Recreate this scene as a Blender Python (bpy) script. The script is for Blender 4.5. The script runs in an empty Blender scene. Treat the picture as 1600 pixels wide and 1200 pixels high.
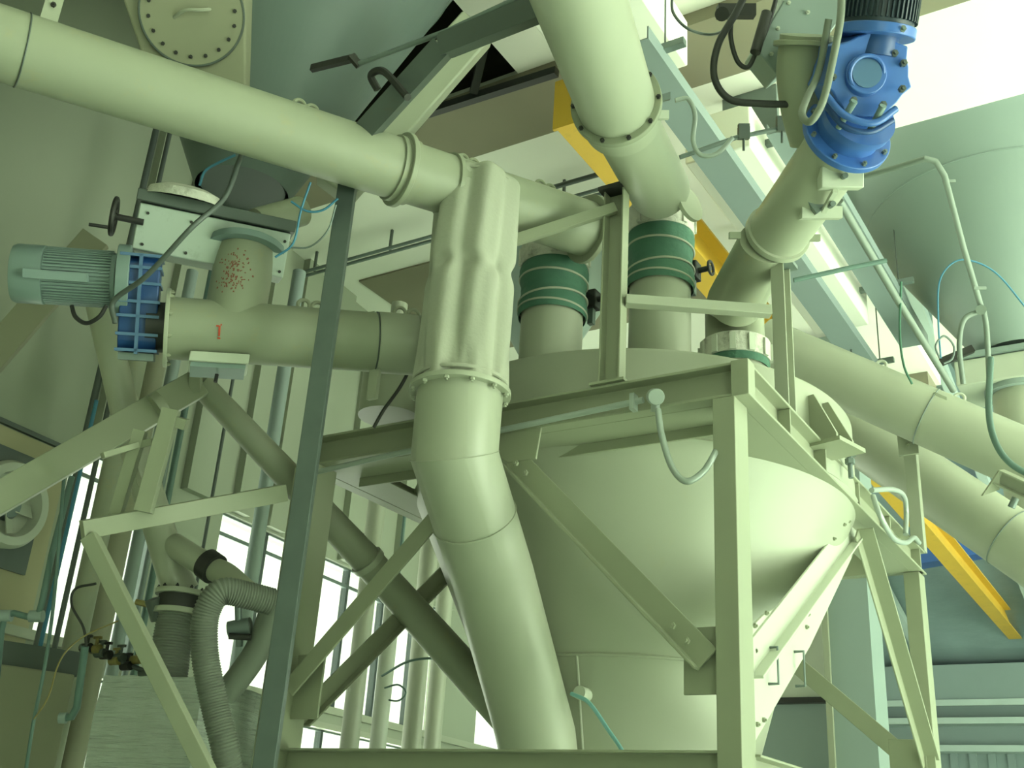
import bpy, bmesh, math, random
from mathutils import Vector as V, Matrix
random.seed(7)
scn = bpy.context.scene
col = scn.collection
# ------------------------------------------------------------------ camera
F = 1720.0
PITCH, ROLL, YAW = math.radians(23.5), math.radians(-3.8), math.radians(33)
CAM = V((0, 0, 1.6))
_fh = V((-math.sin(YAW), math.cos(YAW), 0)); _r0 = V((math.cos(YAW), math.sin(YAW), 0)); _up = V((0, 0, 1))
FW = _fh * math.cos(PITCH) + _up * math.sin(PITCH)
_u0 = -_fh * math.sin(PITCH) + _up * math.cos(PITCH)
RT = _r0 * math.cos(ROLL) - _u0 * math.sin(ROLL)
UP = _u0 * math.cos(ROLL) + _r0 * math.sin(ROLL)
cd = bpy.data.cameras.new('camera'); cam = bpy.data.objects.new('camera', cd); col.objects.link(cam)
cam.matrix_world = Matrix(((RT.x, UP.x, -FW.x, CAM.x), (RT.y, UP.y, -FW.y, CAM.y), (RT.z, UP.z, -FW.z, CAM.z), (0, 0, 0, 1)))
cd.sensor_width = 36; cd.lens = F / 1600 * 36; cd.clip_start = .05; cd.clip_end = 300
scn.camera = cam
# ------------------------------------------------------------------ light
scn.view_settings.view_transform = 'Standard'; scn.view_settings.look = 'None'
scn.view_settings.gamma = 1; scn.view_settings.use_curve_mapping = False
scn.view_settings.exposure = 0.2
w = bpy.data.worlds.new('daylight'); scn.world = w; w.use_nodes = True
wn = w.node_tree.nodes; wl = w.node_tree.links
bg = wn['Background']; bg.inputs[0].default_value = (.86, 1.0, .76, 1); bg.inputs[1].default_value = 1.5
_tc = wn.new('ShaderNodeTexCoord'); _sp = wn.new('ShaderNodeSeparateXYZ'); _rp = wn.new('ShaderNodeMapRange')
wl.new(_tc.outputs['Generated'], _sp.inputs[0]); wl.new(_sp.outputs['Z'], _rp.inputs['Value'])
_rp.inputs['From Min'].default_value = -.05; _rp.inputs['From Max'].default_value = .02; _rp.inputs['To Min'].default_value = 6.0; _rp.inputs['To Max'].default_value = 1.5  # glow below the horizon raised, added to light the ceiling through the windows
wl.new(_rp.outputs['Result'], bg.inputs[1])
def area(name, loc, target, sx, sy, power, colr):
    l = bpy.data.lights.new(name, 'AREA'); l.shape = 'RECTANGLE'; l.size = sx; l.size_y = sy; l.energy = power; l.color = colr
    o = bpy.data.objects.new(name, l); col.objects.link(o); o.location = loc
    o.rotation_euler = (V(target) - V(loc)).to_track_quat('-Z', 'Y').to_euler(); return o
area('unseen_opening_daylight', (7.5, 6.0, 2.8), (-2, 5, 3.5), 5, 4, 330, (.88, 1, .80))  # area lamp standing in for daylight from the unseen right side
_s = bpy.data.lights.new('sun', 'SUN'); _s.energy = 35; _s.angle = .02; _s.color = (.89, 1, .77)
_so = bpy.data.objects.new('sun', _s); col.objects.link(_so); _so.rotation_euler = V((-1, -.05, -.8)).to_track_quat('-Z', 'Y').to_euler()
# ------------------------------------------------------------------ helpers
def ray(x, y): return FW + RT * ((x - 800) / F) + UP * ((600 - y) / F)
def P(x, y, d): return CAM + ray(x, y) * d
def PX(x, y, c): r = ray(x, y); return CAM + r * ((c - CAM.x) / r.x)
def PY(x, y, c): r = ray(x, y); return CAM + r * ((c - CAM.y) / r.y)
def PZ(x, y, c): r = ray(x, y); return CAM + r * ((c - CAM.z) / r.z)
def PL(x, y, p0, n): r = ray(x, y); return CAM + r * ((p0 - CAM).dot(n) / r.dot(n))
X, Y, Z = V((1, 0, 0)), V((0, 1, 0)), V((0, 0, 1))

MATS = {}
def mat(name, c, rough=.5, metal=0, vary=.08, scale=3, bump=0, bscale=40, dirt=0, dirtcol=(.12, .1, .05), spec=.5):
    m = bpy.data.materials.new(name); m.use_nodes = True; n = m.node_tree.nodes; l = m.node_tree.links
    b = n['Principled BSDF']; b.inputs['Roughness'].default_value = rough; b.inputs['Metallic'].default_value = metal
    b.inputs['Specular IOR Level'].default_value = spec
    tc = n.new('ShaderNodeTexCoord')
    nz = n.new('ShaderNodeTexNoise'); nz.inputs['Scale'].default_value = scale; nz.inputs['Detail'].default_value = 6
    l.new(tc.outputs['Object'], nz.inputs['Vector'])
    mx = n.new('ShaderNodeMix'); mx.data_type = 'RGBA'
    mx.inputs['A'].default_value = (*[k * (1 - vary) for k in c], 1); mx.inputs['B'].default_value = (*[min(1, k * (1 + vary)) for k in c], 1)
    l.new(nz.outputs['Fac'], mx.inputs['Factor'])
    out = mx.outputs['Result']
    if dirt:
        n2 = n.new('ShaderNodeTexNoise'); n2.inputs['Scale'].default_value = 7; n2.inputs['Detail'].default_value = 10; n2.inputs['Roughness'].default_value = .75
        l.new(tc.outputs['Object'], n2.inputs['Vector'])
        r = n.new('ShaderNodeValToRGB'); r.color_ramp.elements[0].position = .60 - dirt * .15; r.color_ramp.elements[0].color = (0, 0, 0, 1)
        r.color_ramp.elements[1].position = .78; r.color_ramp.elements[1].color = (min(1, dirt * 2),) * 3 + (1,)
        l.new(n2.outputs['Fac'], r.inputs['Fac'])
        m2 = n.new('ShaderNodeMix'); m2.data_type = 'RGBA'; m2.inputs['B'].default_value = (*dirtcol, 1)
        l.new(out, m2.inputs['A']); l.new(r.outputs['Color'], m2.inputs['Factor']); out = m2.outputs['Result']
    l.new(out, b.inputs['Base Color'])
    if bump:
        n3 = n.new('ShaderNodeTexNoise'); n3.inputs['Scale'].default_value = bscale; n3.inputs['Detail'].default_value = 4
        l.new(tc.outputs['Object'], n3.inputs['Vector'])
        bp = n.new('ShaderNodeBump'); bp.inputs['Strength'].default_value = bump; bp.inputs['Distance'].default_value = .02
        l.new(n3.outputs['Fac'], bp.inputs['Height']); l.new(bp.outputs['Normal'], b.inputs['Normal'])
    MATS[name] = m; return m
paint = mat('cream_paint', (.365, .385, .30), .38, vary=.05, dirt=.12, dirtcol=(.4, .36, .2))
paint2 = mat('cream_paint_dusty_dim', (.285, .305, .225), .5, vary=.08, dirt=.3, dirtcol=(.36, .31, .17))  # dusty cream, base also darkened for the weaker light on the left pipes
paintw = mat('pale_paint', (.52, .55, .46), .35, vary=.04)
framep = mat('frame_paint', (.305, .325, .235), .42, vary=.05, dirt=.12, dirtcol=(.35, .32, .2))
steel = mat('galvanised_steel', (.17, .21, .20), .45, .35, vary=.12, scale=12)
poststeel = mat('post_steel', (.085, .11, .10), .45, .3, vary=.15, scale=12)
darksteel = mat('dark_steel', (.10, .12, .11), .5, .3, vary=.15, dirt=.2)
black = mat('black_rubber', (.015, .016, .015), .5)
iron = mat('black_iron', (.03, .03, .028), .5, .2)
blue = mat('gear_blue', (.045, .13, .42), .32, vary=.12, scale=6)
ribblue = mat('rib_blue', (.07, .15, .28), .45)
blued = mat('gear_blue_dark', (.015, .06, .20), .4, vary=.15)
motorg = mat('motor_green_grey', (.19, .26, .25), .42, vary=.06)
motord = mat('motor_dark', (.02, .035, .05), .4)
green = mat('green_sleeve', (.06, .155, .105), .75, vary=.25, scale=8, bump=.5, bscale=18)
whitew = mat('dusty_white_band', (.55, .55, .48), .7, vary=.15, dirt=.5, dirtcol=(.1, .1, .07), bump=.4)
canvas = mat('canvas', (.39, .40, .325), .85, vary=.07, scale=5, bump=.1, bscale=50, dirt=.1, dirtcol=(.35, .32, .2))
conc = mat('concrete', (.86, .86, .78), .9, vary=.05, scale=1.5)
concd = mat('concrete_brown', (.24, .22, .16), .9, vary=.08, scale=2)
wallm = mat('wall_panel', (.32, .35, .27), .7, vary=.05, scale=1)
wally = mat('wall_beige', (.40, .37, .24), .8, vary=.05)
silo = mat('silo_grey', (.25, .31, .29), .5, vary=.06, scale=1.2)
silod = mat('silo_dark_grey', (.10, .135, .125), .5, vary=.08, scale=1.2)
silob = mat('silo_beige', (.27, .27, .19), .6, vary=.06, scale=1.2)
yellow = mat('yellow_paint', (.62, .38, .04), .5, vary=.1, dirt=.25, dirtcol=(.2, .14, .05))
conduit = mat('conduit_grey', (.36, .41, .38), .4, .2, vary=.05)
conduitd = mat('conduit_dull', (.20, .24, .21), .5)
cblue = mat('cable_blue', (.05, .2, .32), .5)
clight = mat('hose_lightblue', (.25, .52, .55), .4)
tray = mat('tray_grey', (.22, .27, .27), .5, vary=.05)
pvc = mat('grey_hose', (.17, .19, .155), .6, vary=.05)
foil = mat('foil_insulation', (.30, .38, .40), .3, .35, vary=.2, scale=2, bump=1, bscale=3)
railm = mat('far_rail', (.42, .50, .48), .5)
purl = mat('far_wall_grey', (.22, .28, .28), .6, vary=.05)
darkroom = mat('unlit_storey_black', (.02, .018, .01), 1)  # near-black: darkness of the unlit storey is put into the colour
red = mat('red_paint_mark', (.5, .06, .02), .6)
rust = mat('red_dust', (.25, .1, .07), .8)
floorm = mat('floor_concrete', (.58, .66, .57), .85, vary=.08, scale=.8)
brass = mat('brass_yellow', (.22, .18, .06), .4)
teal = mat('pipe_teal', (.10, .17, .15), .5)
film = mat('stretch_film', (.60, .66, .60), .22, .2, vary=.1, scale=3)
def film_bump():
    n = film.node_tree.nodes; l = film.node_tree.links; b = n['Principled BSDF']
    tc = n.new('ShaderNodeTexCoord'); mp = n.new('ShaderNodeMapping'); mp.inputs['Scale'].default_value = (3, 3, 40)
    mp.inputs['Rotation'].default_value = (.12, .1, 0)
    nz = n.new('ShaderNodeTexNoise'); nz.inputs['Scale'].default_value = 2; nz.inputs['Detail'].default_value = 5
    bp = n.new('ShaderNodeBump'); bp.inputs['Strength'].default_value = 1; bp.inputs['Distance'].default_value = .04
    l.new(tc.outputs['Object'], mp.inputs['Vector']); l.new(mp.outputs[0], nz.inputs['Vector']); l.new(nz.outputs['Fac'], bp.inputs['Height']); l.new(bp.outputs['Normal'], b.inputs['Normal'])
film_bump()
glass = bpy.data.materials.new('window_glass'); glass.use_nodes = True
gn_, gl_ = glass.node_tree.nodes, glass.node_tree.links; gn_.remove(gn_['Principled BSDF'])
_tr = gn_.new('ShaderNodeBsdfTransparent'); _gl = gn_.new('ShaderNodeBsdfGlossy'); _gl.inputs['Roughness'].default_value = .02; _mx = gn_.new('ShaderNodeMixShader'); _mx.inputs[0].default_value = .06
gl_.new(_tr.outputs[0], _mx.inputs[1]); gl_.new(_gl.outputs[0], _mx.inputs[2]); gl_.new(_mx.outputs[0], gn_['Material Output'].inputs['Surface'])

def B(): return bmesh.new()
def frame_of(d, hint=None):
    d = d.normalized(); h = hint or (Z if abs(d.z) < .9 else X)
    a = d.cross(h).normalized(); b = a.cross(d).normalized(); return a, b     # a sideways, b towards hint
def tube(bm, pts, r, seg=20, caps=True, wob=None):
    pts = [V(p) for p in pts]; n = len(pts); rs = r if isinstance(r, (list, tuple)) else [r] * n
    t0 = (pts[1] - pts[0]).normalized(); a, b = frame_of(t0); rings = []
    prev = t0
    for i, p in enumerate(pts):
        if i == 0: t = t0
        elif i == n - 1: t = (pts[-1] - pts[-2]).normalized()
        else: t = ((pts[i] - pts[i - 1]).normalized() + (pts[i + 1] - pts[i]).normalized()).normalized()
        q = prev.rotation_difference(t); a = q @ a; b = q @ b; prev = t
        k = 1.0
        if 0 < i < n - 1:
            c = (pts[i] - pts[i - 1]).normalized().dot(t); k = 1 / max(c, .6)
        rings.append([bm.verts.new(p + (a * math.cos(2 * math.pi * j / seg) + b * math.sin(2 * math.pi * j / seg)) * rs[i]) for j in range(seg)])
    for i in range(n - 1):
        for j in range(seg):
            bm.faces.new((rings[i][j], rings[i][(j + 1) % seg], rings[i + 1][(j + 1) % seg], rings[i + 1][j]))
    if caps:
        bm.faces.new(rings[0][::-1]); bm.faces.new(rings[-1])
    return bm
def spline(pts, k=8):
    pts = [V(p) for p in pts]; out = []
    e = [pts[0] * 2 - pts[1]] + pts + [pts[-1] * 2 - pts[-2]]
    for i in range(1, len(e) - 2):
        for s in range(k):
            t = s / k; p0, p1, p2, p3 = e[i - 1], e[i], e[i + 1], e[i + 2]
            out.append(.5 * ((2 * p1) + (p2 - p0) * t + (2 * p0 - 5 * p1 + 4 * p2 - p3) * t * t + (3 * p1 - p0 - 3 * p2 + p3) * t ** 3))
    out.append(pts[-1]); return out
def cyl(bm, a, b, r0, r1=None, seg=32): return tube(bm, [a, b], [r0, r0 if r1 is None else r1], seg)
def box(bm, c, ax, ay, az, sx, sy, sz):
    c = V(c); vs = []
    for i in (-.5, .5):
        for j in (-.5, .5):
            for k in (-.5, .5): vs.append(bm.verts.new(c + ax * (i * sx) + ay * (j * sy) + az * (k * sz)))
    for f in ((0, 1, 3, 2), (4, 6, 7, 5), (0, 4, 5, 1), (2, 3, 7, 6), (0, 2, 6, 4), (1, 5, 7, 3)):
        bm.faces.new([vs[i] for i in f])
    return bm
def abox(bm, x0, x1, y0, y1, z0, z1): return box(bm, ((x0 + x1) / 2, (y0 + y1) / 2, (z0 + z1) / 2), X, Y, Z, x1 - x0, y1 - y0, z1 - z0)
def prism(bm, poly, off):
    a = [bm.verts.new(V(p)) for p in poly]; b = [bm.verts.new(V(p) + off) for p in poly]; n = len(a)
    bm.faces.new(a[::-1]); bm.faces.new(b)
    for i in range(n): bm.faces.new((a[i], a[(i + 1) % n], b[(i + 1) % n], b[i]))
    return bm
def profile(kind, w, h, t):
    w2, h2 = w / 2, h / 2
    if kind == 'box': return [(-w2, -h2), (w2, -h2), (w2, h2), (-w2, h2)]
    if kind == 'L': return [(-w2, -h2), (w2, -h2), (w2, -h2 + t), (-w2 + t, -h2 + t), (-w2 + t, h2), (-w2, h2)]
    if kind == 'U': return [(-w2, -h2), (w2, -h2), (w2, -h2 + t), (-w2 + t, -h2 + t), (-w2 + t, h2 - t), (w2, h2 - t), (w2, h2), (-w2, h2)]
    if kind == 'I':
        s = t / 2
        return [(-w2, -h2), (w2, -h2), (w2, -h2 + t), (s, -h2 + t), (s, h2 - t), (w2, h2 - t), (w2, h2), (-w2, h2), (-w2, h2 - t), (-s, h2 - t), (-s, -h2 + t), (-w2, -h2 + t)]
def beam(bm, p0, p1, w, h, kind='box', t=.01, side=None, upv=None):
    """profile x axis = side, y axis = up"""
    p0, p1 = V(p0), V(p1); d = (p1 - p0).normalized()
    if upv is None: upv = Z if abs(d.z) < .95 else Y
    s = side if side is not None else d.cross(upv)
    s = (s - d * s.dot(d)).normalized(); u = d.cross(s).normalized()
    if u.dot(upv) < 0: u = -u
    pts = [p0 + s * x + u * y for x, y in profile(kind, w, h, t)]
    return prism(bm, pts, p1 - p0)
def lathe(bm, base, prof, axis=Z, seg=64):
    a, b = frame_of(axis); rings = []
    for r, z in prof:
        c = V(base) + axis * z
        if r < 1e-5: rings.append([bm.verts.new(c)])
        else: rings.append([bm.verts.new(c + (a * math.cos(2 * math.pi * j / seg) + b * math.sin(2 * math.pi * j / seg)) * r) for j in range(seg)])
    for i in range(len(rings) - 1):
        p, q = rings[i], rings[i + 1]
        for j in range(seg):
            k = (j + 1) % seg
            if len(p) == 1 and len(q) == 1: continue
            if len(p) == 1: bm.faces.new((p[0], q[k], q[j]))
            elif len(q) == 1: bm.faces.new((p[j], p[k], q[0]))
            else: bm.faces.new((p[j], p[k], q[k], q[j]))
    return bm
def torus(bm, c, axis, R_, r, seg=32, s2=8, a0=0, a1=2 * math.pi):
    a, b = frame_of(axis); full = abs(a1 - a0 - 2 * math.pi) < 1e-6; n = seg if full else seg + 1
    rings = []
    for i in range(n):
        t = a0 + (a1 - a0) * i / seg; d = a * math.cos(t) + b * math.sin(t)
        rings.append([bm.verts.new(V(c) + d * (R_ + r * math.cos(2 * math.pi * j / s2)) + axis.normalized() * (r * math.sin(2 * math.pi * j / s2))) for j in range(s2)])
    for i in range(n if full else n - 1):
        for j in range(s2):
            p, q = rings[i], rings[(i + 1) % n]; bm.faces.new((p[j], p[(j + 1) % s2], q[(j + 1) % s2], q[j]))
    return bm

def link(name, bm, m, loc=V((0, 0, 0)), parent=None, smooth=True, bev=0):
    bmesh.ops.recalc_face_normals(bm, faces=bm.faces[:])
    me = bpy.data.meshes.new(name); bm.to_mesh(me); bm.free(); me.transform(Matrix.Translation(-V(loc)))
    me.materials.append(m)
    if smooth:
        for p in me.polygons: p.use_smooth = True
        me.set_sharp_from_angle(angle=math.radians(38))
    o = bpy.data.objects.new(name, me); col.objects.link(o)
    if parent is not None: o.parent = parent
    if bev:
        md = o.modifiers.new('bevel', 'BEVEL'); md.width = bev; md.segments = 2; md.limit_method = 'ANGLE'; md.harden_normals = False
    return o
def tag(o, label, cat, group=None, kind=None):
    o['label'] = label; o['category'] = cat
    if group: o['group'] = group
    if kind: o['kind'] = kind
    return o
def thing(name, label, cat, loc, group=None):
    o = bpy.data.objects.new(name, None); col.objects.link(o); o.location = loc; o.empty_display_size = .1
    return tag(o, label, cat, group)
def part(t, name, bm, m, label=None, bev=0, smooth=True):
    """t: top-level thing, or a part (its offset is its thing's location)"""
    root = t
    while root.parent: root = root.parent
    o = link(name, bm, m, root.location, t, smooth, bev)
    if label: o['label'] = label
    return o
def single(name, bm, m, label, cat, loc, group=None, bev=0, smooth=True, kind=None):
    o = link(name, bm, m, loc, None, smooth, bev); o.location = loc
    return tag(o, label, cat, group, kind)
def struct(name, bm, m, label=None):
    o = link(name, bm, m, smooth=False); o['kind'] = 'structure'
    if label: o['label'] = label
    return o
def bolts(t, pts, axis, r=.012, h=.012, m=None):
    for p in pts:
        b = B(); cyl(b, V(p), V(p) + axis.normalized() * h, r, seg=6); cyl(b, V(p) + axis.normalized() * h, V(p) + axis.normalized() * (h * 1.6), r * .5, seg=8)
        part(t, 'bolt', b, m or framep)
def ringpts(c, axis, R_, n, a0=0):
    a, b = frame_of(axis); return [V(c) + (a * math.cos(a0 + 2 * math.pi * i / n) + b * math.sin(a0 + 2 * math.pi * i / n)) * R_ for i in range(n)]
def flange(t, c, axis, r, th, m, nb=0, rb=None, bm_=None):
    b = B(); ax = axis.normalized(); cyl(b, V(c) - ax * th / 2, V(c) + ax * th / 2, r, seg=48)
    f = part(t, 'flange', b, m, bev=.002)
    if nb: bolts(f, ringpts(V(c) + ax * th / 2, ax, rb or r * .92, nb), ax, .009, .01, bm_)
    return f
def eyelet(t, c, along, m=framep, r=.032):
    """lifting lug: two rings side by side standing on top of a pipe"""
    along = V(along); along.z = 0; along.normalize(); nrm = along.cross(Z)
    b = B()
    for s in (-1, 1): torus(b, V(c) + along * (s * r * .95) + Z * r * .3, nrm, r * .8, r * .28, 24, 8)
    box(b, V(c) - Z * r * .45, along, nrm, Z, r * 4, .012, r * .7)
    part(t, 'lifting_lug', b, m)
def cable(name, pts, r, m, label, cat='cable', group=None, seg=10, k=8):
    p = spline(pts, k); b = B(); tube(b, p, r, seg)
    return single(name, b, m, label, cat, p[0], group)

# ================================================================== SETTING
CZ = 6.5
OX, OY = -1.95, 6.7
# window wall on the left
az = math.radians(6); wn_ = V((math.cos(az), math.sin(az), 0)); ws = V((-math.sin(az), math.cos(az), 0))
_r = ray(100, 735); W0 = CAM + _r * (7.5 / math.hypot(_r.x, _r.y)); W0.z = 0
def W(s, z, o=0): return W0 + ws * s + Z * z + wn_ * o
def PW(x, y, o=0):
    q = PL(x, y, W0 + wn_ * o, wn_); return (q - W0).dot(ws), q.z
def wbox(bm, s0, s1, z0, z1, o0, o1): return box(bm, W((s0 + s1) / 2, (z0 + z1) / 2, (o0 + o1) / 2), ws, wn_, Z, s1 - s0, o1 - o0, z1 - z0)
b = B(); wbox(b, -22, 28, -.15, 0, 0, 24); struct('floor', b, floorm)
WB, WT, LB, LT = 2.74, 3.98, 1.75, 2.55
SL, SM0, SM1, SR0, SR1 = PW(84, 840)[0], PW(240, 850)[0], PW(340, 850)[0], PW(695, 1050)[0], PW(745, 1100)[0]
b = B()
wbox(b, -9, 16, 0, LB, -.2, 0); wbox(b, -9, 16, LT, WB, -.2, 0); wbox(b, -9, 16, WT, 9.5, -.2, 0)
wbox(b, -9, SL, WB, WT, -.2, 0); wbox(b, -9, SL - .6, LB, LT, -.2, 0)
wbox(b, SM0, SM1, WB, WT, -.2, 0); wbox(b, SR0, SR1, WB, WT, -.2, 0); wbox(b, SM0, SM1, LB, LT, -.2, 0); wbox(b, 12, 16, LB, WT, -.2, 0)
struct('wall_left', b, wallm)
# box ribs on the cladding above the windows
b = B()
s = .15; i = 0
while s < 14:
    wd = .16 + .05 * (i % 3); wbox(b, s, s + wd, WT + .02, 9.4, 0, .07); s += .42 + .08 * ((i * 7) % 3); i += 1
struct('trim_1', b, wallm)
b = B(); wbox(b, -9, SL - .03, 3.9, 3.93, 0, .03); struct('trim_2', b, darksteel)
b = B(); wbox(b, -9, 14, WB - .06, WB, 0, .05); wbox(b, -.4, 14, LT, LT + .05, 0, .05); struct('trim_3', b, paint)
wi = 1
spans = [(SL, (SL + SM0) / 2), ((SL + SM0) / 2, SM0)] + [(SM1 + (SR0 - SM1) * k / 6, SM1 + (SR0 - SM1) * (k + 1) / 6) for k in range(6)] + [(SR1, (SR1 + 12) / 2), ((SR1 + 12) / 2, 12)]
for (s0, s1) in spans:
    b = B()
    for s in (s0, s1): wbox(b, s - .018, s + .018, WB, WT, -.1, -.04)
    for z in (WB, WT - .16, WT): wbox(b, s0, s1, z - .015, z + .015, -.1, -.04)
    f = struct('window_%d' % wi, b, steel); wi += 1
    b = B(); wbox(b, s0 + .019, s1 - .019, WB + .016, WT - .176, -.075, -.068); wbox(b, s0 + .019, s1 - .019, WT - .144, WT - .016, -.075, -.068)
    g = link('pane', b, glass, parent=f, smooth=False)
for (s0, s1) in [(SL - .6, SL + .3), (SL + .3, SM0)] + [(SM1 + (12 - SM1) * k / 6, SM1 + (12 - SM1) * (k + 1) / 6) for k in range(6)]:
    b = B()
    for s in (s0, s1): wbox(b, s - .018, s + .018, LB, LT, -.1, -.04)
    for z in (LB, LT): wbox(b, s0, s1, z - .015, z + .015, -.1, -.04)
    f = struct('window_%d' % wi, b, steel); wi += 1
    b = B(); wbox(b, s0 + .019, s1 - .019, LB + .016, LT - .016, -.075, -.068); link('pane', b, glass, parent=f, smooth=False)
# beige lower wall face left of the windows
b = B(); wbox(b, -9, SL - .04, LT + .06, 3.89, 0, .012); struct('trim_4', b, wally)

# ceiling slab with an opening (upper storey above it), downstand beams
XO = -3.35
b = B()
abox(b, XO, OX, -8, 11.3, CZ, CZ + .25); abox(b, OX, 10, -8, OY, CZ, CZ + .25); abox(b, -7.0, XO, 5.2, 11.3, CZ, CZ + .25)
struct('ceiling', b, conc)
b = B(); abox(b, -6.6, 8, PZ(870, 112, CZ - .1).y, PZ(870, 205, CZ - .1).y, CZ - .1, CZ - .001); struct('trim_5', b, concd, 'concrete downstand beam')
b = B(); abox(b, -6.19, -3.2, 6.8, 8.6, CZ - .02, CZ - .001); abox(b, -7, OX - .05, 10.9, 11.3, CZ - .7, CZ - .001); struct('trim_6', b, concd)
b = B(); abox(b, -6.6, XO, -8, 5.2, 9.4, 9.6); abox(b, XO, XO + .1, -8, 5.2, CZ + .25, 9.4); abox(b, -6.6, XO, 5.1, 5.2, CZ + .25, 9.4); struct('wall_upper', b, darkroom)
# unseen wall behind the photographer, added to cut the light from that side
b = B(); abox(b, -14, 4, -6.2, -6, 0, 6.5); abox(b, 4, 8, -6.2, -6, 4, 6.5); abox(b, 8, 12, -6.2, -6, 0, 6.5); struct('wall_front_lightblock', b, wallm)
b = B(); abox(b, 10, 10.2, -6, 3.2, 0, 6.5); struct('wall_right_sunblock', b, wallm)  # unseen wall, added so the sun enters only farther back
b = B(); abox(b, OX - .1, 12, 6.5, 11.3, 8.52, 8.62); abox(b, 9.9, 10, 6.7, 11.3, 6.76, 8.5); abox(b, OX, 10, 11.2, 11.3, 6.76, 8.5); struct('ceiling_upper_sunblock', b, conc)  # cover over the silo opening, added to keep the sun out
# far hall: wall, girts and foil roof
FY = 20.5
b = B(); abox(b, -7.9, 14, FY, FY + .2, 0, 12); struct('wall_back', b, purl)
def girt(x, y): return PY(x, y, FY).z
gz = [girt(1530, 1042), girt(1530, 1101), girt(1530, 1129), girt(1530, 1172)]
b = B(); abox(b, -7.9, 14, FY - .3, FY, gz[1], gz[0]); struct('trim_7', b, purl)
for i in (1, 2, 3):
    b = B(); abox(b, -7.9, 14, FY - .35, FY - .31 if i == 1 else FY, gz[i] - .06, gz[i] + .04); struct('trim_%d' % (7 + i), b, railm)
b = B(); x = -7.9
while x < 14: abox(b, x, x + .12, FY - .04, FY - .001, 0, gz[3]); x += .3
struct('trim_11', b, purl)
rz1 = PY(1400, 560, 11.4).z + 3.2
slope = .22
b = B(); prism(b, [(-7.9, FY, gz[0] + .05), (14, FY, gz[0] + .05), (14, 11.0, gz[0] + 3.0), (-7.2, 11.0, gz[0] + 3.0)], Z * .1); struct('ceiling_far', b, foil)
for i, x in enumerate((-6.2, -4.2, -2.2, -.2, 1.8)):
    b = B(); beam(b, (x, FY - .1, gz[0] - .05), (x, 11.0, gz[0] + 2.85), .12, .14); struct('trim_%d' % (12 + i), b, railm)

# ================================================================== BACKGROUND SILOS AND DUCTS
def silo_cone(label, g, ztop, rtop, rbot, m, name='silo_hopper', seams=(), tilt=0, capz=None):
    t = thing(name, label, 'silo', g)
    b = B(); prof = [(rbot, 0), (rtop, ztop - g.z)]
    if capz: prof += [(rtop, capz - g.z)]
    prof = prof + [(prof[-1][0] - .02, prof[-1][1]), (rbot - .02 if rbot > .03 else .005, .02), (0, .02)]
    lathe(b, g, prof, seg=96); part(t, 'cone', b, m)
    for f in seams:
        z = g.z + (ztop - g.z) * f; r = rbot + (rtop - rbot) * f; b = B(); torus(b, V((g.x, g.y, z)), Z, r, .006, 96, 6); part(t, 'weld_seam', b, m)
    return t
gA = P(330, 300, 5.0)
sA = silo_cone('large grey-blue silo cone hanging over the numbered screw conveyor', P(378, 300, 5.25), 6.9, 1.32, .22, silod, seams=(.62,), capz=9.3)
b = B(); q0 = P(385, 230, 5.0)
# beige hopper with round manhole beside it
qs = [P(172, -60, 4.75), P(384, -60, 4.9), P(384, 205, 5.0), P(262, 205, 4.95)]
t = thing('feed_hopper', 'beige tapering hopper with a round bolted manhole cover above the long conveyor pipe', 'hopper', V(qs[3]))
b = B(); prism(b, qs, (FW + _up * .1) * .35); part(t, 'hopper_body', b, silob, bev=.01)
hn = -(qs[1] - qs[0]).cross(qs[3] - qs[0]).normalized()
if hn.dot(FW) > 0: hn = -hn
hc = PL(300, 22, qs[0], hn)
b = B(); cyl(b, hc - hn * .01, hc + hn * .025, .222, seg=64); mh = part(t, 'manhole_cover', b, silob, bev=.004)
b = B(); torus(b, hc + hn * .022, hn, .222, .006, 64, 6); part(mh, 'rim', b, darksteel)
bolts(mh, ringpts(hc + hn * .025, hn, .185, 18), hn, .009, .008, iron)
a_, b_ = frame_of(hn)
b = B(); tube(b, spline([hc + hn * .02 + a_ * .07 - b_ * .04, hc + hn * .06 + a_ * .03, hc + hn * .06 - a_ * .03 + b_ * .02, hc + hn * .02 - a_ * .07 + b_ * .04]), .008, 8); part(mh, 'handle', b, paint)

sR = PX(1590, 560, 0) ; gR = P(1592, 555, 8.2)
silo_cone('huge grey silo cone with a conduit running down it at the right', gR, 8.5, 2.3, .28, silo, seams=(.36,))
silo_cone('grey silo cone far behind the inlets with green sleeves', P(850, 560, 9.2), CZ - .02, .75, .2, silo)

# slide gate and downpipe under the right silo
t = thing('slide_gate', 'pale grey slide gate under the huge right silo cone', 'valve', gR)
b = B(); gc = P(1590, 590, 8.15)
box(b, gc, X, Y, Z, .78, .5, .2); part(t, 'housing', b, paintw, bev=.01)
b = B(); box(b, gc + Z * .125, X, Y, Z, .84, .56, .04); part(t, 'top_flange', b, silo)
cyl_b = B(); cyl(cyl_b, gc - Z * .10, gc - Z * 1.1, .19, .19, 40); part(t, 'outlet_pipe', cyl_b, paint)
b = B(); cyl(b, gc - Z * .10, gc - Z * .14, .24, seg=40); part(t, 'outlet_flange', b, silo)

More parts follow.
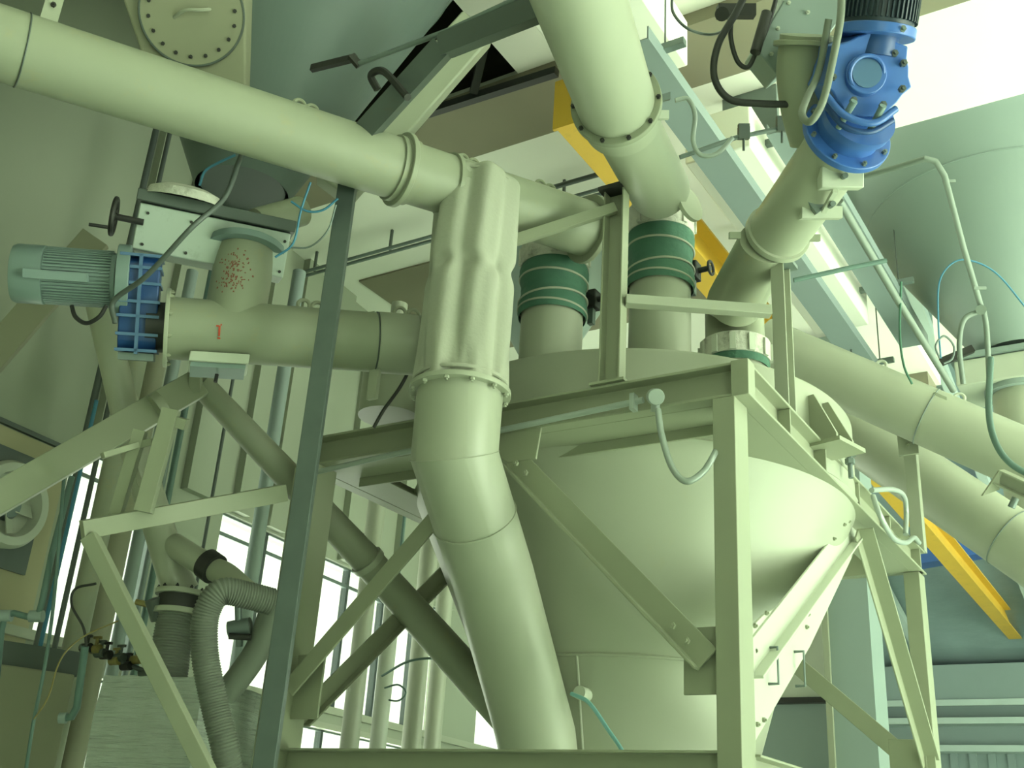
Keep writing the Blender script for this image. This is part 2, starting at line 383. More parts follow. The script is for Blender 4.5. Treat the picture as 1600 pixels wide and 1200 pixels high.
# white boxed ducts running under the slab
for (x, y, wd, zz, lab) in ((1075, 103, .62, 5.85, 'white boxed duct under the ceiling above the wide conveyor joint'), (1358, 508, .42, 5.6, 'long white boxed duct under the ceiling between grey channels at right')):
    e = PZ(x, y, zz); t = thing('ceiling_duct', lab, 'duct', e)
    b = B(); abox(b, e.x - wd, e.x, e.y - (2.6 if wd > .5 else 2.6), e.y, e.z, e.z + .32); part(t, 'casing', b, conc, bev=.01)
    b = B(); cyl(b, (e.x - wd * .35, e.y - .02, e.z + .01), (e.x - wd * .35, e.y - .02, e.z - .38), .008, seg=8); part(t, 'hanger_rod', b, darksteel)
    b = B(); box(b, (e.x - wd * .35, e.y - .02, e.z - .02), X, Y, Z, .05, .05, .012); part(t, 'rod_plate', b, darksteel)
    for k in range(2):
        b = B(); abox(b, e.x - wd + .02, e.x - .02, e.y - .9 - k * 1.1, e.y - .86 - k * 1.1, e.z + .32, CZ - .001); part(t, 'hanger', b, steel)
# grey channels beside them along Y
def ychan(p_near, p_far_y, z, wd, h, m, label, name='cable_tray'):
    a = PZ(*p_near, z); t = thing(name, label, 'cable tray', a)
    b = B(); beam(b, a, V((a.x, p_far_y, z)), wd, h, 'U', .008, side=Z, upv=X); part(t, 'channel', b, m)
    y = a.y + .2
    while y < p_far_y - .1:
        b = B(); box(b, (a.x, y, z + .05), X, Y, Z, h + .22, .04, .04); part(t, 'cross_bar', b, steel)
        b = B(); cyl(b, (a.x + h * .5, y, z + .07), (a.x + h * .5, y, CZ), .005, seg=8); part(t, 'hanger_rod', b, darksteel)
        y += 2.1
ychan((985, 60), 9.2, 5.45, .08, .2, tray, 'grey cable tray passing behind the wide conveyor collar')
ychan((1225, 195), 8.6, 5.75, .08, .22, tray, 'grey cable tray running past the lower end of the blue-motor conveyor')

# yellow crane beam
ye = PZ(905, 175, 5.5); yq = PZ(1110, 400, 5.5)
t = thing('crane_beam', 'long yellow steel crane beam running away behind the vessel', 'beam', V((-2.58, 4.5, 5.5)))
b = B(); beam(b, (-2.60, 4.45, 5.62), (-2.66, 19.9, 5.62), .20, .30, 'I', .02, upv=Z); part(t, 'beam', b, yellow)
b = B(); box(b, (-2.60, 4.43, 5.62), X, Y, Z, .22, .02, .34); part(t, 'end_plate', b, yellow)
for y in (4.9, 7.4, 9.9):
    b = B(); box(b, (-2.60, y, 5.77 + (CZ - 5.77) / 2), X, Y, Z, .1, .08, CZ - 5.78); part(t, 'hanger', b, yellow)

# suspended conduits under the ceiling (thin dark lines)
def rodline(name, a, bb, r, m, label, cat='conduit'):
    b = B(); cyl(b, a, bb, r, seg=10); return single(name, b, m, label, cat, a)
p = PZ(432, 437, 6.3); q = V((PZ(670, 357, 6.3).x + 1.6, p.y, 6.3))
t = thing('ceiling_conduit', 'thin pair of conduits clipped along the bright ceiling left of the canvas sleeve', 'conduit', p)
for o in (0, .06):
    b = B(); cyl(b, p + Y * o, q + Y * o, .016, seg=10); part(t, 'conduit', b, steel)
for k in range(4):
    c = p.lerp(q, (k + .5) / 4); b = B(); abox(b, c.x - .01, c.x + .01, c.y + .02, c.y + .04, 6.3, 6.5); part(t, 'clip', b, darksteel)
p = PZ(850, 297, 6.2); rodline('ceiling_conduit', p, V((p.x + .95, p.y, 6.2)), .02, darksteel, 'dark conduit crossing under the bright slab left of the yellow beam')
# steel angle and rod at the top
pts = [P(566, 212, 4.6), P(694, 72, 4.35), P(850, 10, 4.1)]
t = thing('steel_strut', 'bent dark steel angle strut crossing in front of the grey-blue silo cone', 'strut', pts[0])
for a, c in ((0, 1), (1, 2)):
    b = B(); beam(b, pts[a], pts[c], .085, .085, 'L', .012, upv=FW); part(t, 'angle_bar', b, darksteel)
b = B(); tube(b, [P(560, 100, 4.5), P(700, 48, 4.3), P(820, -8, 4.1)], .011, 10); part(t, 'rod', b, steel)
b = B(); beam(b, P(487, 107, 4.6), P(556, 90, 4.5), .02, .03); beam(b, P(548, 87, 4.5), P(562, 103, 4.5), .02, .03); part(t, 'rod_bracket', b, iron)
b = B(); tube(b, spline([P(590, 140, 4.5), P(580, 118, 4.5), P(600, 112, 4.45), P(637, 152, 4.3)]), .016, 8); part(t, 'hook', b, iron)
# pale strip behind strut, painted stand-in for the cone's lit edge
b = B(); beam(b, P(520, 300, 4.95), P(745, 45, 5.3), .19, .12, upv=FW); single('lit_cone_edge', b, paint, 'pale sloping strip standing in for the lit edge of the grey-blue silo cone', 'duct', P(520, 300, 4.95), bev=.01)
# dark thin bars in the ceiling opening
t = thing('opening_brace', 'dark cross brace inside the ceiling opening at the top', 'brace', P(860, 115, 7.0))
b = B(); beam(b, P(870, 112, 6.6), P(640, 185, 7.2), .05, .05); part(t, 'bar', b, iron)
b = B(); beam(b, P(762, 50, 6.7), P(740, 145, 6.9), .05, .05); part(t, 'bar', b, iron)

# ================================================================== VESSEL
TC = V((-2.5, 5.1, 0)); TR = 1.15
t = thing('mixing_vessel', 'large cream steel vessel with a conical bottom held in the steel frame', 'vessel', V((TC.x, TC.y, 1.2)))
b = B(); lathe(b, TC, [(0, 1.2), (.36, 1.2), (.74, 2.47), (TR, 3.33), (TR + .012, 3.345), (TR, 3.36), (TR, 3.76), (TR - .015, 3.78), (.3, 3.86), (0, 3.86)], seg=128)
body = part(t, 'shell', b, paint)
b = B(); torus(b, TC + Z * 2.47, Z, .742, .008, 96, 8); part(body, 'weld_seam', b, paint)
for an in (-82, -20, 160):
    a = math.radians(an); b = B()
    cyl(b, TC + V((math.cos(a) * .742, math.sin(a) * .742, 2.47)), TC + V((math.cos(a) * .38, math.sin(a) * .38, 1.25)), .007, seg=8); part(body, 'weld_seam', b, paint)
# lug brackets on the shell
for an, in ((-18,), (-12,)):
    a = math.radians(an); d = V((math.cos(a), math.sin(a), 0)); c = TC + d * (TR + .04)
    b = B(); prism(b, [TC + d * TR + Z * 3.70, TC + d * (TR + .03) + Z * 3.70, TC + d * (TR + .14) + Z * 3.48, TC + d * (TR + .14) + Z * 3.45, TC + d * TR + Z * 3.45], d.cross(Z) * .014); part(t, 'support_gusset', b, framep)
a = math.radians(-15); d = V((math.cos(a), math.sin(a), 0)); b = B(); box(b, TC + d * (TR + .08) + Z * 3.44, d, d.cross(Z), Z, .18, .22, .02); part(t, 'support_plate', b, framep)
b = B(); c = PL(905, 1082, TC + V((0, -.74, 0)), Y); cyl(b, c, c + V((0, .12, 0)), .03, seg=20); part(t, 'hose_port', b, paintw)
# three inlets
def vpipe_at(x, y, d): q = P(x, y, d); return V((q.x, q.y, 0))
I1 = vpipe_at(865, 450, 5.45); I2 = vpipe_at(1031, 470, 5.45); I3 = vpipe_at(1148, 520, 5.5)
def zat(c, y):      # height above point c seen at pixel row y
    lo, hi = 1.0, 8.0
    for _ in range(40):
        m = (lo + hi) / 2; v = V((c.x, c.y, m)) - CAM; yy = 600 - F * v.dot(UP) / v.dot(FW)
        if yy > y: lo = m
        else: hi = m
    return m
RI = .152
def inlet(c, y_bot_sleeve, y_top_sleeve, y_top_band, label, lab2, gr='vessel inlet connections'):
    z1, z2, z3 = zat(c, y_bot_sleeve), zat(c, y_top_sleeve), zat(c, y_top_band)
    b = B(); lathe(b, c, [(RI, 3.72), (RI, z1 + .05), (RI - .01, z1 + .05), (RI - .01, 3.72)], seg=48); part(t, 'inlet_pipe', b, paint)
    s = thing('flexible_sleeve', label, 'sleeve', c + Z * z1)
    b = B(); n = 24; prof = []
    for i in range(n + 1):
        f = i / n; prof.append((RI + .012 + .006 * math.sin(f * 9) + .004 * random.random(), z1 + (z2 - z1) * f))
    lathe(b, c, prof, seg=56); part(s, 'fabric_tube', b, green)
    for f, tl in ((.12, .05), (.32, -.06), (.72, .04)):
        b = B(); torus(b, c + Z * (z1 + (z2 - z1) * f), (Z + X * tl + Y * tl * .5).normalized(), RI + .017, .006, 56, 6); part(s, 'tie_strap', b, canvas)
    b = B(); lathe(b, c, [(RI + .01, z2), (RI + .02, z2), (RI + .022, z3), (RI, z3)], seg=48); bd = part(s, 'clamp_band', b, whitew, 'dusty white clamp band')
    for k in range(9):
        a = 2 * math.pi * k / 9 + .3; dd = V((math.cos(a), math.sin(a), 0)); b = B(); box(b, c + dd * (RI + .024) + Z * ((z2 + z3) / 2), dd, dd.cross(Z), Z, .012, .022, (z3 - z2) * .8); part(bd, 'band_clip', b, whitew)
    return z3
zi1 = inlet(I1, 500, 423, 393, 'green fabric sleeve on the left vessel inlet', '')
zi2 = inlet(I2, 455, 372, 336, 'green fabric sleeve on the middle vessel inlet beside the steel post', '')
z31, z32 = zat(I3, 572), zat(I3, 540)
b = B(); lathe(b, I3, [(RI, 3.72), (RI, z31 + .02), (RI - .01, z31 + .02)], seg=48); part(t, 'inlet_pipe', b, paint)
s = thing('flexible_sleeve', 'short green sleeve with a pale strap band above the near frame corner', 'sleeve', I3 + Z * z31)
b = B(); lathe(b, I3, [(RI + .01, z31 - .03), (RI + .015, z31), (RI + .012, z31 + .02)], seg=48); part(s, 'fabric_tube', b, green)
b = B(); lathe(b, I3, [(RI + .01, z31 + .01), (RI + .02, z31 + .01), (RI + .02, z32), (RI, z32)], seg=48); bd = part(s, 'clamp_band', b, whitew)
for k in range(12):
    a = 2 * math.pi * k / 12 + .3; dd = V((math.cos(a), math.sin(a), 0)); b = B(); box(b, I3 + dd * (RI + .024) + Z * ((z31 + z32) / 2), dd, dd.cross(Z), Z, .012, .03, (z32 - z31) * .8); part(bd, 'band_clip', b, paintw)
# dark valves behind the sleeves
for (x, y, d, lab) in ((925, 470, 5.6, 'black hand valve beside the left green sleeve'), (1082, 425, 5.65, 'dark clamp valve at the right edge of the middle green sleeve')):
    c = P(x, y, d); v = thing('hand_valve', lab, 'valve', c)
    b = B(); box(b, c, X, Y, Z, .07, .07, .10); part(v, 'body', b, iron, bev=.006)
    b = B(); cyl(b, c + X * .03, c + X * .10, .015, seg=12); part(v, 'stem', b, iron)
    b = B(); torus(b, c + X * .10, X, .035, .008, 24, 8); part(v, 'handwheel', b, iron)
    b = B(); box(b, c - Z * .09, X, Y, Z, .03, .03, .09); part(v, 'bracket', b, steel)
# vessel support frame ---------------------------------------------------------------
X0, X1, Y0, Y1, ZT, ZB = -3.58, -1.41, 3.744, 6.6, 3.455, 3.31
fr = thing('support_frame', 'cream welded steel frame carrying the conical vessel', 'frame', V((X1, Y0, 0)))
def fpart(name, bm, m=framep, label=None, bev=.003): return part(fr, name, bm, m, label, bev)
h = ZT - ZB; zm = (ZT + ZB) / 2
for (x, y) in ((X0, Y0), (X1, Y0), (X0, Y1), (X1, Y1)):
    b = B(); wx = .09 if x == X1 else .15
    box(b, (x + (-.035 if (x, y) == (X1, Y0) else 0), y + .06, ZB / 2), X, Y, Z, wx, .14, ZB - .004); fpart('column', b)
# top beams: channels opening outwards
b = B(); beam(b, (X0 - .04, Y0 + .03, zm), (X1 + .06, Y0 + .03, zm), .07, h, 'U', .012, side=-Y, upv=Z); fpart('top_beam', b)
b = B(); beam(b, (X1 + .03, Y0 - .0, zm), (X1 + .03, Y1 + .1, zm), .07, h, 'U', .012, side=X, upv=Z); fpart('top_beam', b)
b = B(); beam(b, (X0 - .03, Y0 - .0, zm), (X0 - .03, Y1 + .1, zm), .07, h, 'U', .012, side=-X, upv=Z); fpart('top_beam', b)
b = B(); beam(b, (X0 - .04, Y1 + .03, zm), (X1 + .06, Y1 + .03, zm), .07, h, 'U', .012, side=Y, upv=Z); fpart('top_beam', b)
b = B(); abox(b, X1 - .004, X1 + .068, Y0 - .008, Y0 + .067, ZB - .003, ZT + .004); fpart('corner_plate', b)
# inner ring plates below the beams (dark soffit and pale lip)
b = B(); abox(b, X0 + .12, X1 - .08, Y0 + .066, Y0 + .25, ZB, ZB + .012); fpart('soffit_plate', b)
b = B(); abox(b, X0 + .12, X1 - .08, Y0 + .25, Y0 + .262, ZB - .045, ZB + .05); fpart('inner_lip', b)
b = B(); abox(b, X1 - .2, X1 - .004, Y0 + .066, Y1, ZB + .001, ZB + .013); fpart('soffit_plate', b)
b = B(); abox(b, X0 + .004, X0 + .22, Y0 + .066, Y1, ZB + .001, ZB + .013); fpart('soffit_plate', b)
# bottom beams
zb = 1.93
for (a, c, sd) in (((X0 + .06, Y0 + .03, zb), (X1 - .08, Y0 + .03, zb), -Y), ((X1 + .0, Y0 + .12, zb), (X1 + .0, Y1, zb), X), ((X0, Y0 + .12, zb), (X0, Y1, zb), -X), ((X0 + .06, Y1 + .03, zb), (X1 - .08, Y1 + .03, zb), Y)):
    b = B(); beam(b, a, c, .06, .14, 'U', .01, side=sd, upv=Z); fpart('bottom_beam', b)
# gusset plates and braces
def brace(a, c, w_=.095, th=.07, nrm=Y, boltends=True, m=framep, outward=None):
    b = B(); d = (V(c) - V(a)).normalized(); beam(b, a, c, w_, th, 'L', .012, side=d.cross(nrm), upv=nrm)
    o = fpart('brace', b, m)
    return o
xm = (X0 + X1) / 2
gB = PY(1090, 1016, Y0); ap = PY(800, 715, Y0)
b = B(); abox(b, gB.x - .07, X1 - .07, Y0 + .035, Y0 + .047, gB.z - .15, gB.z + .09); g1 = fpart('gusset_plate', b)
d_ = (gB - ap).normalized(); sd_ = d_.cross(Y); sd_ = sd_ if sd_.z > 0 else -sd_
b = B(); beam(b, ap - Y * .012, gB + d_ * .05 - Y * .012, .105, .05, 'L', .012, side=sd_, upv=-Y); br = fpart('brace', b)
bolts(br, [gB - d_ * .04 - Y * .03, gB - d_ * .12 - Y * .03], -Y, .014, .012)
bolts(br, [ap + d_ * .06 - Y * .03, ap + d_ * .13 - Y * .03], -Y, .014, .012)
gC = PY(455, 1078, Y0); ap2 = PY(735, 752, Y0)
b = B(); beam(b, ap2, gC, .085, .05, 'L', .012, side=(gC - ap2).normalized().cross(Y), upv=Y); fpart('brace', b)
b = B(); abox(b, X0 + .06, gC.x + .14, Y0 + .035, Y0 + .047, gC.z - .12, gC.z + .16); fpart('gusset_plate', b)
b = B(); prism(b, [(ap.x - .25, Y0 - .002, ZB + .02), (ap.x + .14, Y0 - .002, ZB + .02), (ap.x + .12, Y0 - .002, ZB - .14), (ap.x - .02, Y0 - .002, ZB - .14)], V((0, .012, 0))); fpart('gusset_plate', b)
# left face braces (on X0)
for (s0, s1) in (((690, 935), (470, 1095)),):
    a = PX(*s0, X0 + .02); c = PX(*s1, X0 + .02)
a = V((X0, (Y0 + Y1) / 2, ZB - .05)); c = V((X0, Y0 + .2, 2.15)); b = B(); beam(b, a, c, .09, .05, 'L', .012, side=(c - a).cross(X).normalized(), upv=X); fpart('brace', b)
c2 = V((X0, Y1 - .15, 2.15)); b = B(); beam(b, a, c2, .09, .05, 'L', .012, side=(c2 - a).cross(X).normalized(), upv=X); fpart('brace', b)
# right face braces: big bright angle and a flat bar
XR = X1 - .035
apR = PX(1336, 826, XR); nb = PX(1180, 1032, XR)
d_ = (nb - apR).normalized(); sd_ = d_.cross(X); sd_ = sd_ if sd_.z > 0 else -sd_
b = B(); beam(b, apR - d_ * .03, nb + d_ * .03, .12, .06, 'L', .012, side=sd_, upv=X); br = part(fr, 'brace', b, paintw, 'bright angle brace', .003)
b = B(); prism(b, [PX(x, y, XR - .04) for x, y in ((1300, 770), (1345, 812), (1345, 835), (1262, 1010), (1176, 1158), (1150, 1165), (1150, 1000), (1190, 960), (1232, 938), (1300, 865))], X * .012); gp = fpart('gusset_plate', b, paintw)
bolts(gp, [PX(x, y, XR - .028) for x, y in ((1196, 958), (1178, 978), (1178, 1017), (1261, 960), (1259, 980), (1182, 1132), (1192, 1125))], X, .010, .010, framep)
bolts(br, [PX(x, y, XR + .03) for x, y in ((1302, 842), (1318, 820), (1325, 815))], X, .009, .01)
cR = PX(1455, 1195, X1 + .02); b = B(); beam(b, PX(1350, 832, X1 + .02), cR, .085, .085, 'L', .01, side=(cR - apR).cross(X).normalized(), upv=X); fpart('brace', b)
for c in ((1200, 1040), (1242, 1045)):
    q = PX(*c, XR - .028); b = B(); tube(b, [q + Z * .07, q + X * .04 + Z * .07, q + X * .04 - Z * .07, q - Z * .07], .006, 8); part(gp, 'handle', b, steel)
# back face brace
a = PY(1240, 1035, Y1); c = PY(1405, 1175, Y1); b = B(); beam(b, a + (a - c) * .8, c, .10, .02, side=(c - a).cross(Y).normalized(), upv=Y); fpart('brace', b)
b = B(); q = PY(1425, 1185, Y1); abox(b, q.x - .12, q.x + .08, Y1 - .012, Y1, q.z - .2, q.z + .1); fpart('gusset_plate', b)
# beam stiffeners on the right top beam
for y in (4.25, 4.75, 5.3, 5.9):
    b = B(); abox(b, X1 + .006, X1 + .062, y, y + .012, ZB + .013, ZT - .013); fpart('stiffener', b)

# ================================================================== POSTS
def post(name, base, ztop, wd, m, label, u=.06):
    t_ = thing(name, label, 'post', base)
    b = B(); beam(b, base, V((base.x, base.y, ztop)), wd, u, 'U', .008, side=-Y if name != 'x' else X, upv=X); part(t_, 'upright', b, m, bev=.002)
    return t_
p1 = PY(950, 612, Y0 + .0); p1.z = ZT + .002; p1.y = Y0 + .03
pt = post('pipe_support_post', p1, 4.42, .06, framep, 'tall cream channel post on the front beam under the wide conveyor collar', .10)
b = B(); box(b, (p1.x, p1.y, 4.43), X, Y, Z, .14, .1, .02); part(pt, 'head_plate', b, iron)
b = B(); box(b, (p1.x, p1.y, ZT + .008), X, Y, Z, .16, .1, .012); part(pt, 'foot_plate', b, framep)
p2 = V((X1 + .03, 4.30, ZT + .002))
pt2 = thing('pipe_support_post', 'cream channel post on the right beam under the blue-motor conveyor', 'post', p2)
b = B(); beam(b, p2, V((p2.x, p2.y, 4.17)), .06, .10, 'U', .008, side=X, upv=Y); part(pt2, 'upright', b, paint, bev=.002)
b = B(); box(b, (p2.x, p2.y, 4.18), X, Y, Z, .12, .14, .02); part(pt2, 'head_plate', b, steel)
b = B(); beam(b, PY(977, 470, p1.y), PX(1204, 487, p2.x), .05, .045); single('cross_bar', b, paint, 'horizontal cream bar joining the two conveyor posts', 'bar', PY(977, 470, p1.y), bev=.002)
b = B(); beam(b, PY(962, 325, p1.y), P(775, 385, 4.9), .03, .05); single('sloping_bar', b, framep, 'cream flat bar running left from the tall channel post to the canvas sleeve', 'bar', PY(962, 325, p1.y), bev=.002)
p3 = PX(1437, 865, X1 + .03); p3.z = ZT + .002
pz3 = zat(p3, 690)
pt3 = thing('pipe_support_post', 'cream box post at the far right beam corner holding the clamped conveyor', 'post', p3)
b = B(); beam(b, p3, V((p3.x, p3.y, pz3)), .075, .075, upv=Y); part(pt3, 'upright', b, paint, bev=.003)
b = B(); box(b, (p3.x + .0, p3.y - .05, pz3 - .04), X, Y, Z, .12, .02, .13); cl = part(pt3, 'clamp_plate', b, paint)
bolts(cl, [V((p3.x, p3.y - .06, pz3 - .04))], -Y, .015, .012)
# foreground grey steel post (leaning line on the left)
pb = P(544, 285, 4.74); pbase = V((pb.x, pb.y, 0))
t = thing('steel_post', 'tall dark grey galvanised channel post in front of the left frame column', 'post', pbase)
b = B(); beam(b, pbase, pb, .075, .06, 'U', .006, side=-_r0, upv=_fh); part(t, 'upright', b, poststeel, bev=.002)

# ================================================================== CONVEYORS
def conveyor(label, pts, r, m=paint, seg=48):
    t_ = thing('screw_conveyor', label, 'conveyor', V(pts[0])); b = B(); tube(b, pts, r, seg); part(t_, 'trough_pipe', b, m); return t_
def collar(t_, c, ax, r, wd, m, lug=True):
    ax = ax.normalized(); b = B(); lathe(b, V(c) - ax * wd / 2, [(r, 0), (r + .012, 0), (r + .012, wd), (r, wd)], ax, 48); o = part(t_, 'collar', b, m)
    return o
def seam(t_, c, ax, r, m=darksteel):
    b = B(); torus(b, c, ax.normalized(), r, .0035, 56, 6); part(t_, 'joint_seam', b, m)
# B: long pipe across the top left
RB = .133
b0 = P(-150, 25, 3.85); b0.z = 4.27; b1 = P(915, 378, 5.15); b1.z = 4.33
b0 = P(-150, 20, 3.75); b1 = P(918, 358, 5.25)
cb = conveyor('long cream conveyor pipe crossing from the top left corner to the left vessel inlet', [b0, b1], RB, paint2)
db = (b1 - b0).normalized()
def onB(x):
    lo, hi = 0., 1.
    for _ in range(40):
        m = (lo + hi) / 2; v = b0.lerp(b1, m) - CAM; xx = 800 + F * v.dot(RT) / v.dot(FW)
        if xx < x: lo = m
        else: hi = m
    return b0.lerp(b1, m)
for x, wd in ((625, .035), (700, .02)):
    collar(cb, onB(x), db, RB, wd, paint2)
b = B(); c = onB(625); cyl(b, c - db * .012, c + db * .012, RB + .03, seg=48); part(cb, 'flange', b, paint2, bev=.003)
c = onB(640); 
b = B(); cyl(b, onB(612), onB(640), RB + .01, seg=48); part(cb, 'coupling_band', b, paint2)
seam(cb, onB(35), db, RB + .001)
for x in (470, 728, 850): eyelet(cb, onB(x) + Z * (RB + .012), db, r=.03)
b = B(); cyl(b, b1 - db * .012, b1 + db * .014, RB + .035, seg=48); ef = part(cb, 'end_flange', b, paint2, bev=.003)
bolts(ef, ringpts(b1 + db * .014, db, RB + .02, 12), db, .009, .01)
b = B(); lathe(b, I1, [(RI - .012, zi1 - .02), (RI - .012, b1.z + .0)], seg=40); part(cb, 'outlet_spout', b, paint2)
# hanger strap near the left
c = onB(60); b = B(); box(b, c + Z * (RB + .09), db, db.cross(Z), Z, .06, .02, .22); hp = part(cb, 'hanger_strap', b, paint)
bolts(hp, [c + Z * (RB + .09) - db.cross(Z) * -.012], db.cross(Z), .01, .01, iron)
b = B(); box(b, onB(75) + Z * (RB * .72) - FW * (RB * .72), db, FW, UP, .08, .02, .03); part(cb, 'clamp_tab', b, steel)

# A: numbered conveyor
RA = .132
a0 = P(258, 512, 4.62); a1 = P(735, 545, 4.98); da = (a1 - a0).normalized()
ca = conveyor('cream conveyor pipe with a red number below the slide gate at left', [a0, a1], RA, paint2)
def onA(x):
    v0, v1 = 0., 1.
    for _ in range(40):
        m = (v0 + v1) / 2; v = a0.lerp(a1, m) - CAM; xx = 800 + F * v.dot(RT) / v.dot(FW)
        if xx < x: v0 = m
        else: v1 = m
    return a0.lerp(a1, m)
flange(ca, a0 + da * .008, da, RA + .035, .016, paint, 10, RA + .02)
seam(ca, onA(586), da, RA + .001)
b = B(); cyl(b, onA(588), onA(648), RA + .004, seg=48); part(ca, 'coupling_band', b, paint)
eyelet(ca, onA(478) + Z * (RA + .01), da); eyelet(ca, onA(630) + Z * (RA + .01), da)
b = B(); c = onA(592); box(b, c - Z * (RA + .06), X, Y, Z, .05, .02, .16); part(ca, 'bottom_lug', b, paint)
b = B(); box(b, onA(597) - FW * (RA + .0) + Z * .06, da, FW, UP, .06, .02, .022); part(ca, 'clamp_tab', b, paint2)
# spout on A leading up to the gate
sp = onA(362)
gt = P(362, 388, 4.78)
spx = V((sp.x, sp.y, 0))
b = B(); tube(b, [sp, V((sp.x, sp.y, zat(sp, 418))), V((sp.x, sp.y, zat(sp, 385)))], RA * .97, 40); part(ca, 'inlet_spout', b, paint2)
b = B(); zc = zat(sp, 392); lathe(b, spx, [(RA, zc - .015), (RA + .04, zc - .015), (RA + .04, zc + .015), (RA, zc + .015)], seg=40); part(ca, 'spout_flange', b, motorg)
# red dust marks and number
def patch_on(tt, c, ax, r, x0, y0, items, m, name):
    """small raised marks on a cylinder facing the camera; items in metres (along, around)"""
    for (u, v, su, sv) in items:
        side = (-FW - ax * (-FW).dot(ax)).normalized(); upd = ax.cross(side); upd = upd if upd.z > 0 else -upd
        th = v / r; nn = side * math.cos(th) + upd * math.sin(th); tt_ = upd * math.cos(th) - side * math.sin(th)
        b = x0; box(b, V(c) + ax * u + nn * (r + .0015), ax, tt_, nn, su, sv, .003)
b = B(); patch_on(ca, onA(342), da, RA, b, 0, [(0, -.005 + k * .007, .008, .0085) for k in range(-2, 4)] + [(-.008, .018, .012, .006), (0.0, -.032, .012, .006), (.006, .024, .006, .006)], red, 'x'); part(ca, 'painted_number', b, red, 'red painted number 1')
random.seed(3)
b = B(); its = [(random.gauss(0, .035), random.gauss(-.03, .06), .004 + .006 * random.random(), .004 + .006 * random.random()) for k in range(140)]
cc = V((sp.x, sp.y, zat(sp, 440))); side = (-FW - Z * (-FW).dot(Z)).normalized(); sd2 = Z.cross(side)
for (u, v, su, sv) in its:
    th = u / RA; nn = side * math.cos(th) + sd2 * math.sin(th); tt_ = sd2 * math.cos(th) - side * math.sin(th)
    if v > -.12: box(b, cc + Z * v + nn * (RA * .97 + .0008), tt_, Z, nn, su * .8, sv * .8, .0016)
o = part(ca, 'dust_specks', b, rust, 'reddish dust specks on the spout'); o['kind'] = 'stuff'
# inspection plate below A
q = P(342, 568, 4.62); b = B(); box(b, q, da, da.cross(Z), Z, .24, .14, .045); ip = part(ca, 'inspection_hatch', b, paintw, bev=.004)
b = B(); box(b, q - Z * .034, da, da.cross(Z), Z, .22, .12, .02); part(ip, 'hatch_frame', b, motorg)
b = B(); cyl(b, q - Z * .05, q - Z * .085, .008, seg=8); part(ip, 'wing_bolt', b, iron)
# gear motor A
am = thing('gear_motor', 'grey-green ribbed motor with a blue gearbox driving the numbered conveyor', 'gear motor', a0 - da * .2)
ud = UP - da * UP.dot(da); ud.normalize(); fd = da.cross(ud).normalized()
gc = a0 - da * .07
b = B(); cyl(b, a0 - da * .075, a0 - da * .002, .105, seg=32); part(am, 'output_housing', b, iron)
# gearbox body
g0 = P(219, 478, 4.62)
b = B(); prism(b, [g0 - da * .075 + ud * y + fd * x for x, y in [(-.09, -.19), (.09, -.19), (.12, -.15), (.12, .17), (.09, .2), (-.09, .2), (-.12, .17), (-.12, -.15)]], da * .15); gbx = part(am, 'gearbox', b, blued, 'blue ribbed gearbox', bev=.006)
b = B()
for k in (-.19, -.125, -.05, .01, .085, .15, .2): box(b, g0 + ud * k, da, fd, ud, .165, .275, .012)
box(b, g0, da, fd, ud, .014, .275, .41)
part(gbx, 'rib', b, ribblue)
b = B(); box(b, g0 - ud * .215, da, fd, ud, .14, .2, .03); part(gbx, 'foot', b, steel)
m0 = P(188, 438, 4.58); m1 = P(42, 428, 4.50); dm = -da
b = B(); cyl(b, m0 - dm * .04, m0 + dm * .012, .15, seg=40); fl = part(am, 'motor_flange', b, motorg, bev=.003)
def motor(tt, base, ax, r, L, mb, mc, fins=44, capfrac=.28, nm='motor'):
    ax = ax.normalized(); a, bb = frame_of(ax)
    b = B(); cyl(b, base, base + ax * L * (1 - capfrac), r * .93, seg=40)
    for i in range(fins):
        t2 = 2 * math.pi * i / fins; dd = a * math.cos(t2) + bb * math.sin(t2); box(b, base + ax * L * (1 - capfrac) * .52 + dd * r * .95, ax, dd, ax.cross(dd), L * (1 - capfrac) * .92, r * .12, r * .045)
    body_ = part(tt, nm + '_body', b, mb)
    b = B(); s0 = L * (1 - capfrac); lathe(b, base, [(r * .9, s0 - .002), (r * 1.03, s0), (r * 1.03, L * .96), (r * .97, L), (r * .3, L * 1.005), (0, L * 1.005)], ax, 40); part(tt, 'fan_cowl', b, mc)
    return body_
motor(am, m0 + dm * .012, (m1 - m0).normalized(), .118, .40, motorg, motorg, 52, .3)
b = B(); box(b, m0 + dm * .2 - FW * .125 + ud * -.01, dm, UP, FW, .24, .035, .02); part(am, 'rating_rail', b, motorg)
b = B(); tube(b, spline([P(112, 478, 4.5), P(118, 495, 4.48), P(135, 505, 4.48), P(155, 495, 4.48), P(166, 478, 4.5)]), .009, 8); part(am, 'power_lead', b, black)
cable('power_cable', [P(180, 505, 4.42), P(178, 470, 4.42), P(230, 430, 4.35), P(300, 355, 4.3), P(350, 310, 4.4), P(372, 255, 4.5), P(380, 235, 4.7)], .011, darksteel, 'dark cable rising from the blue gearbox across the slide gate')

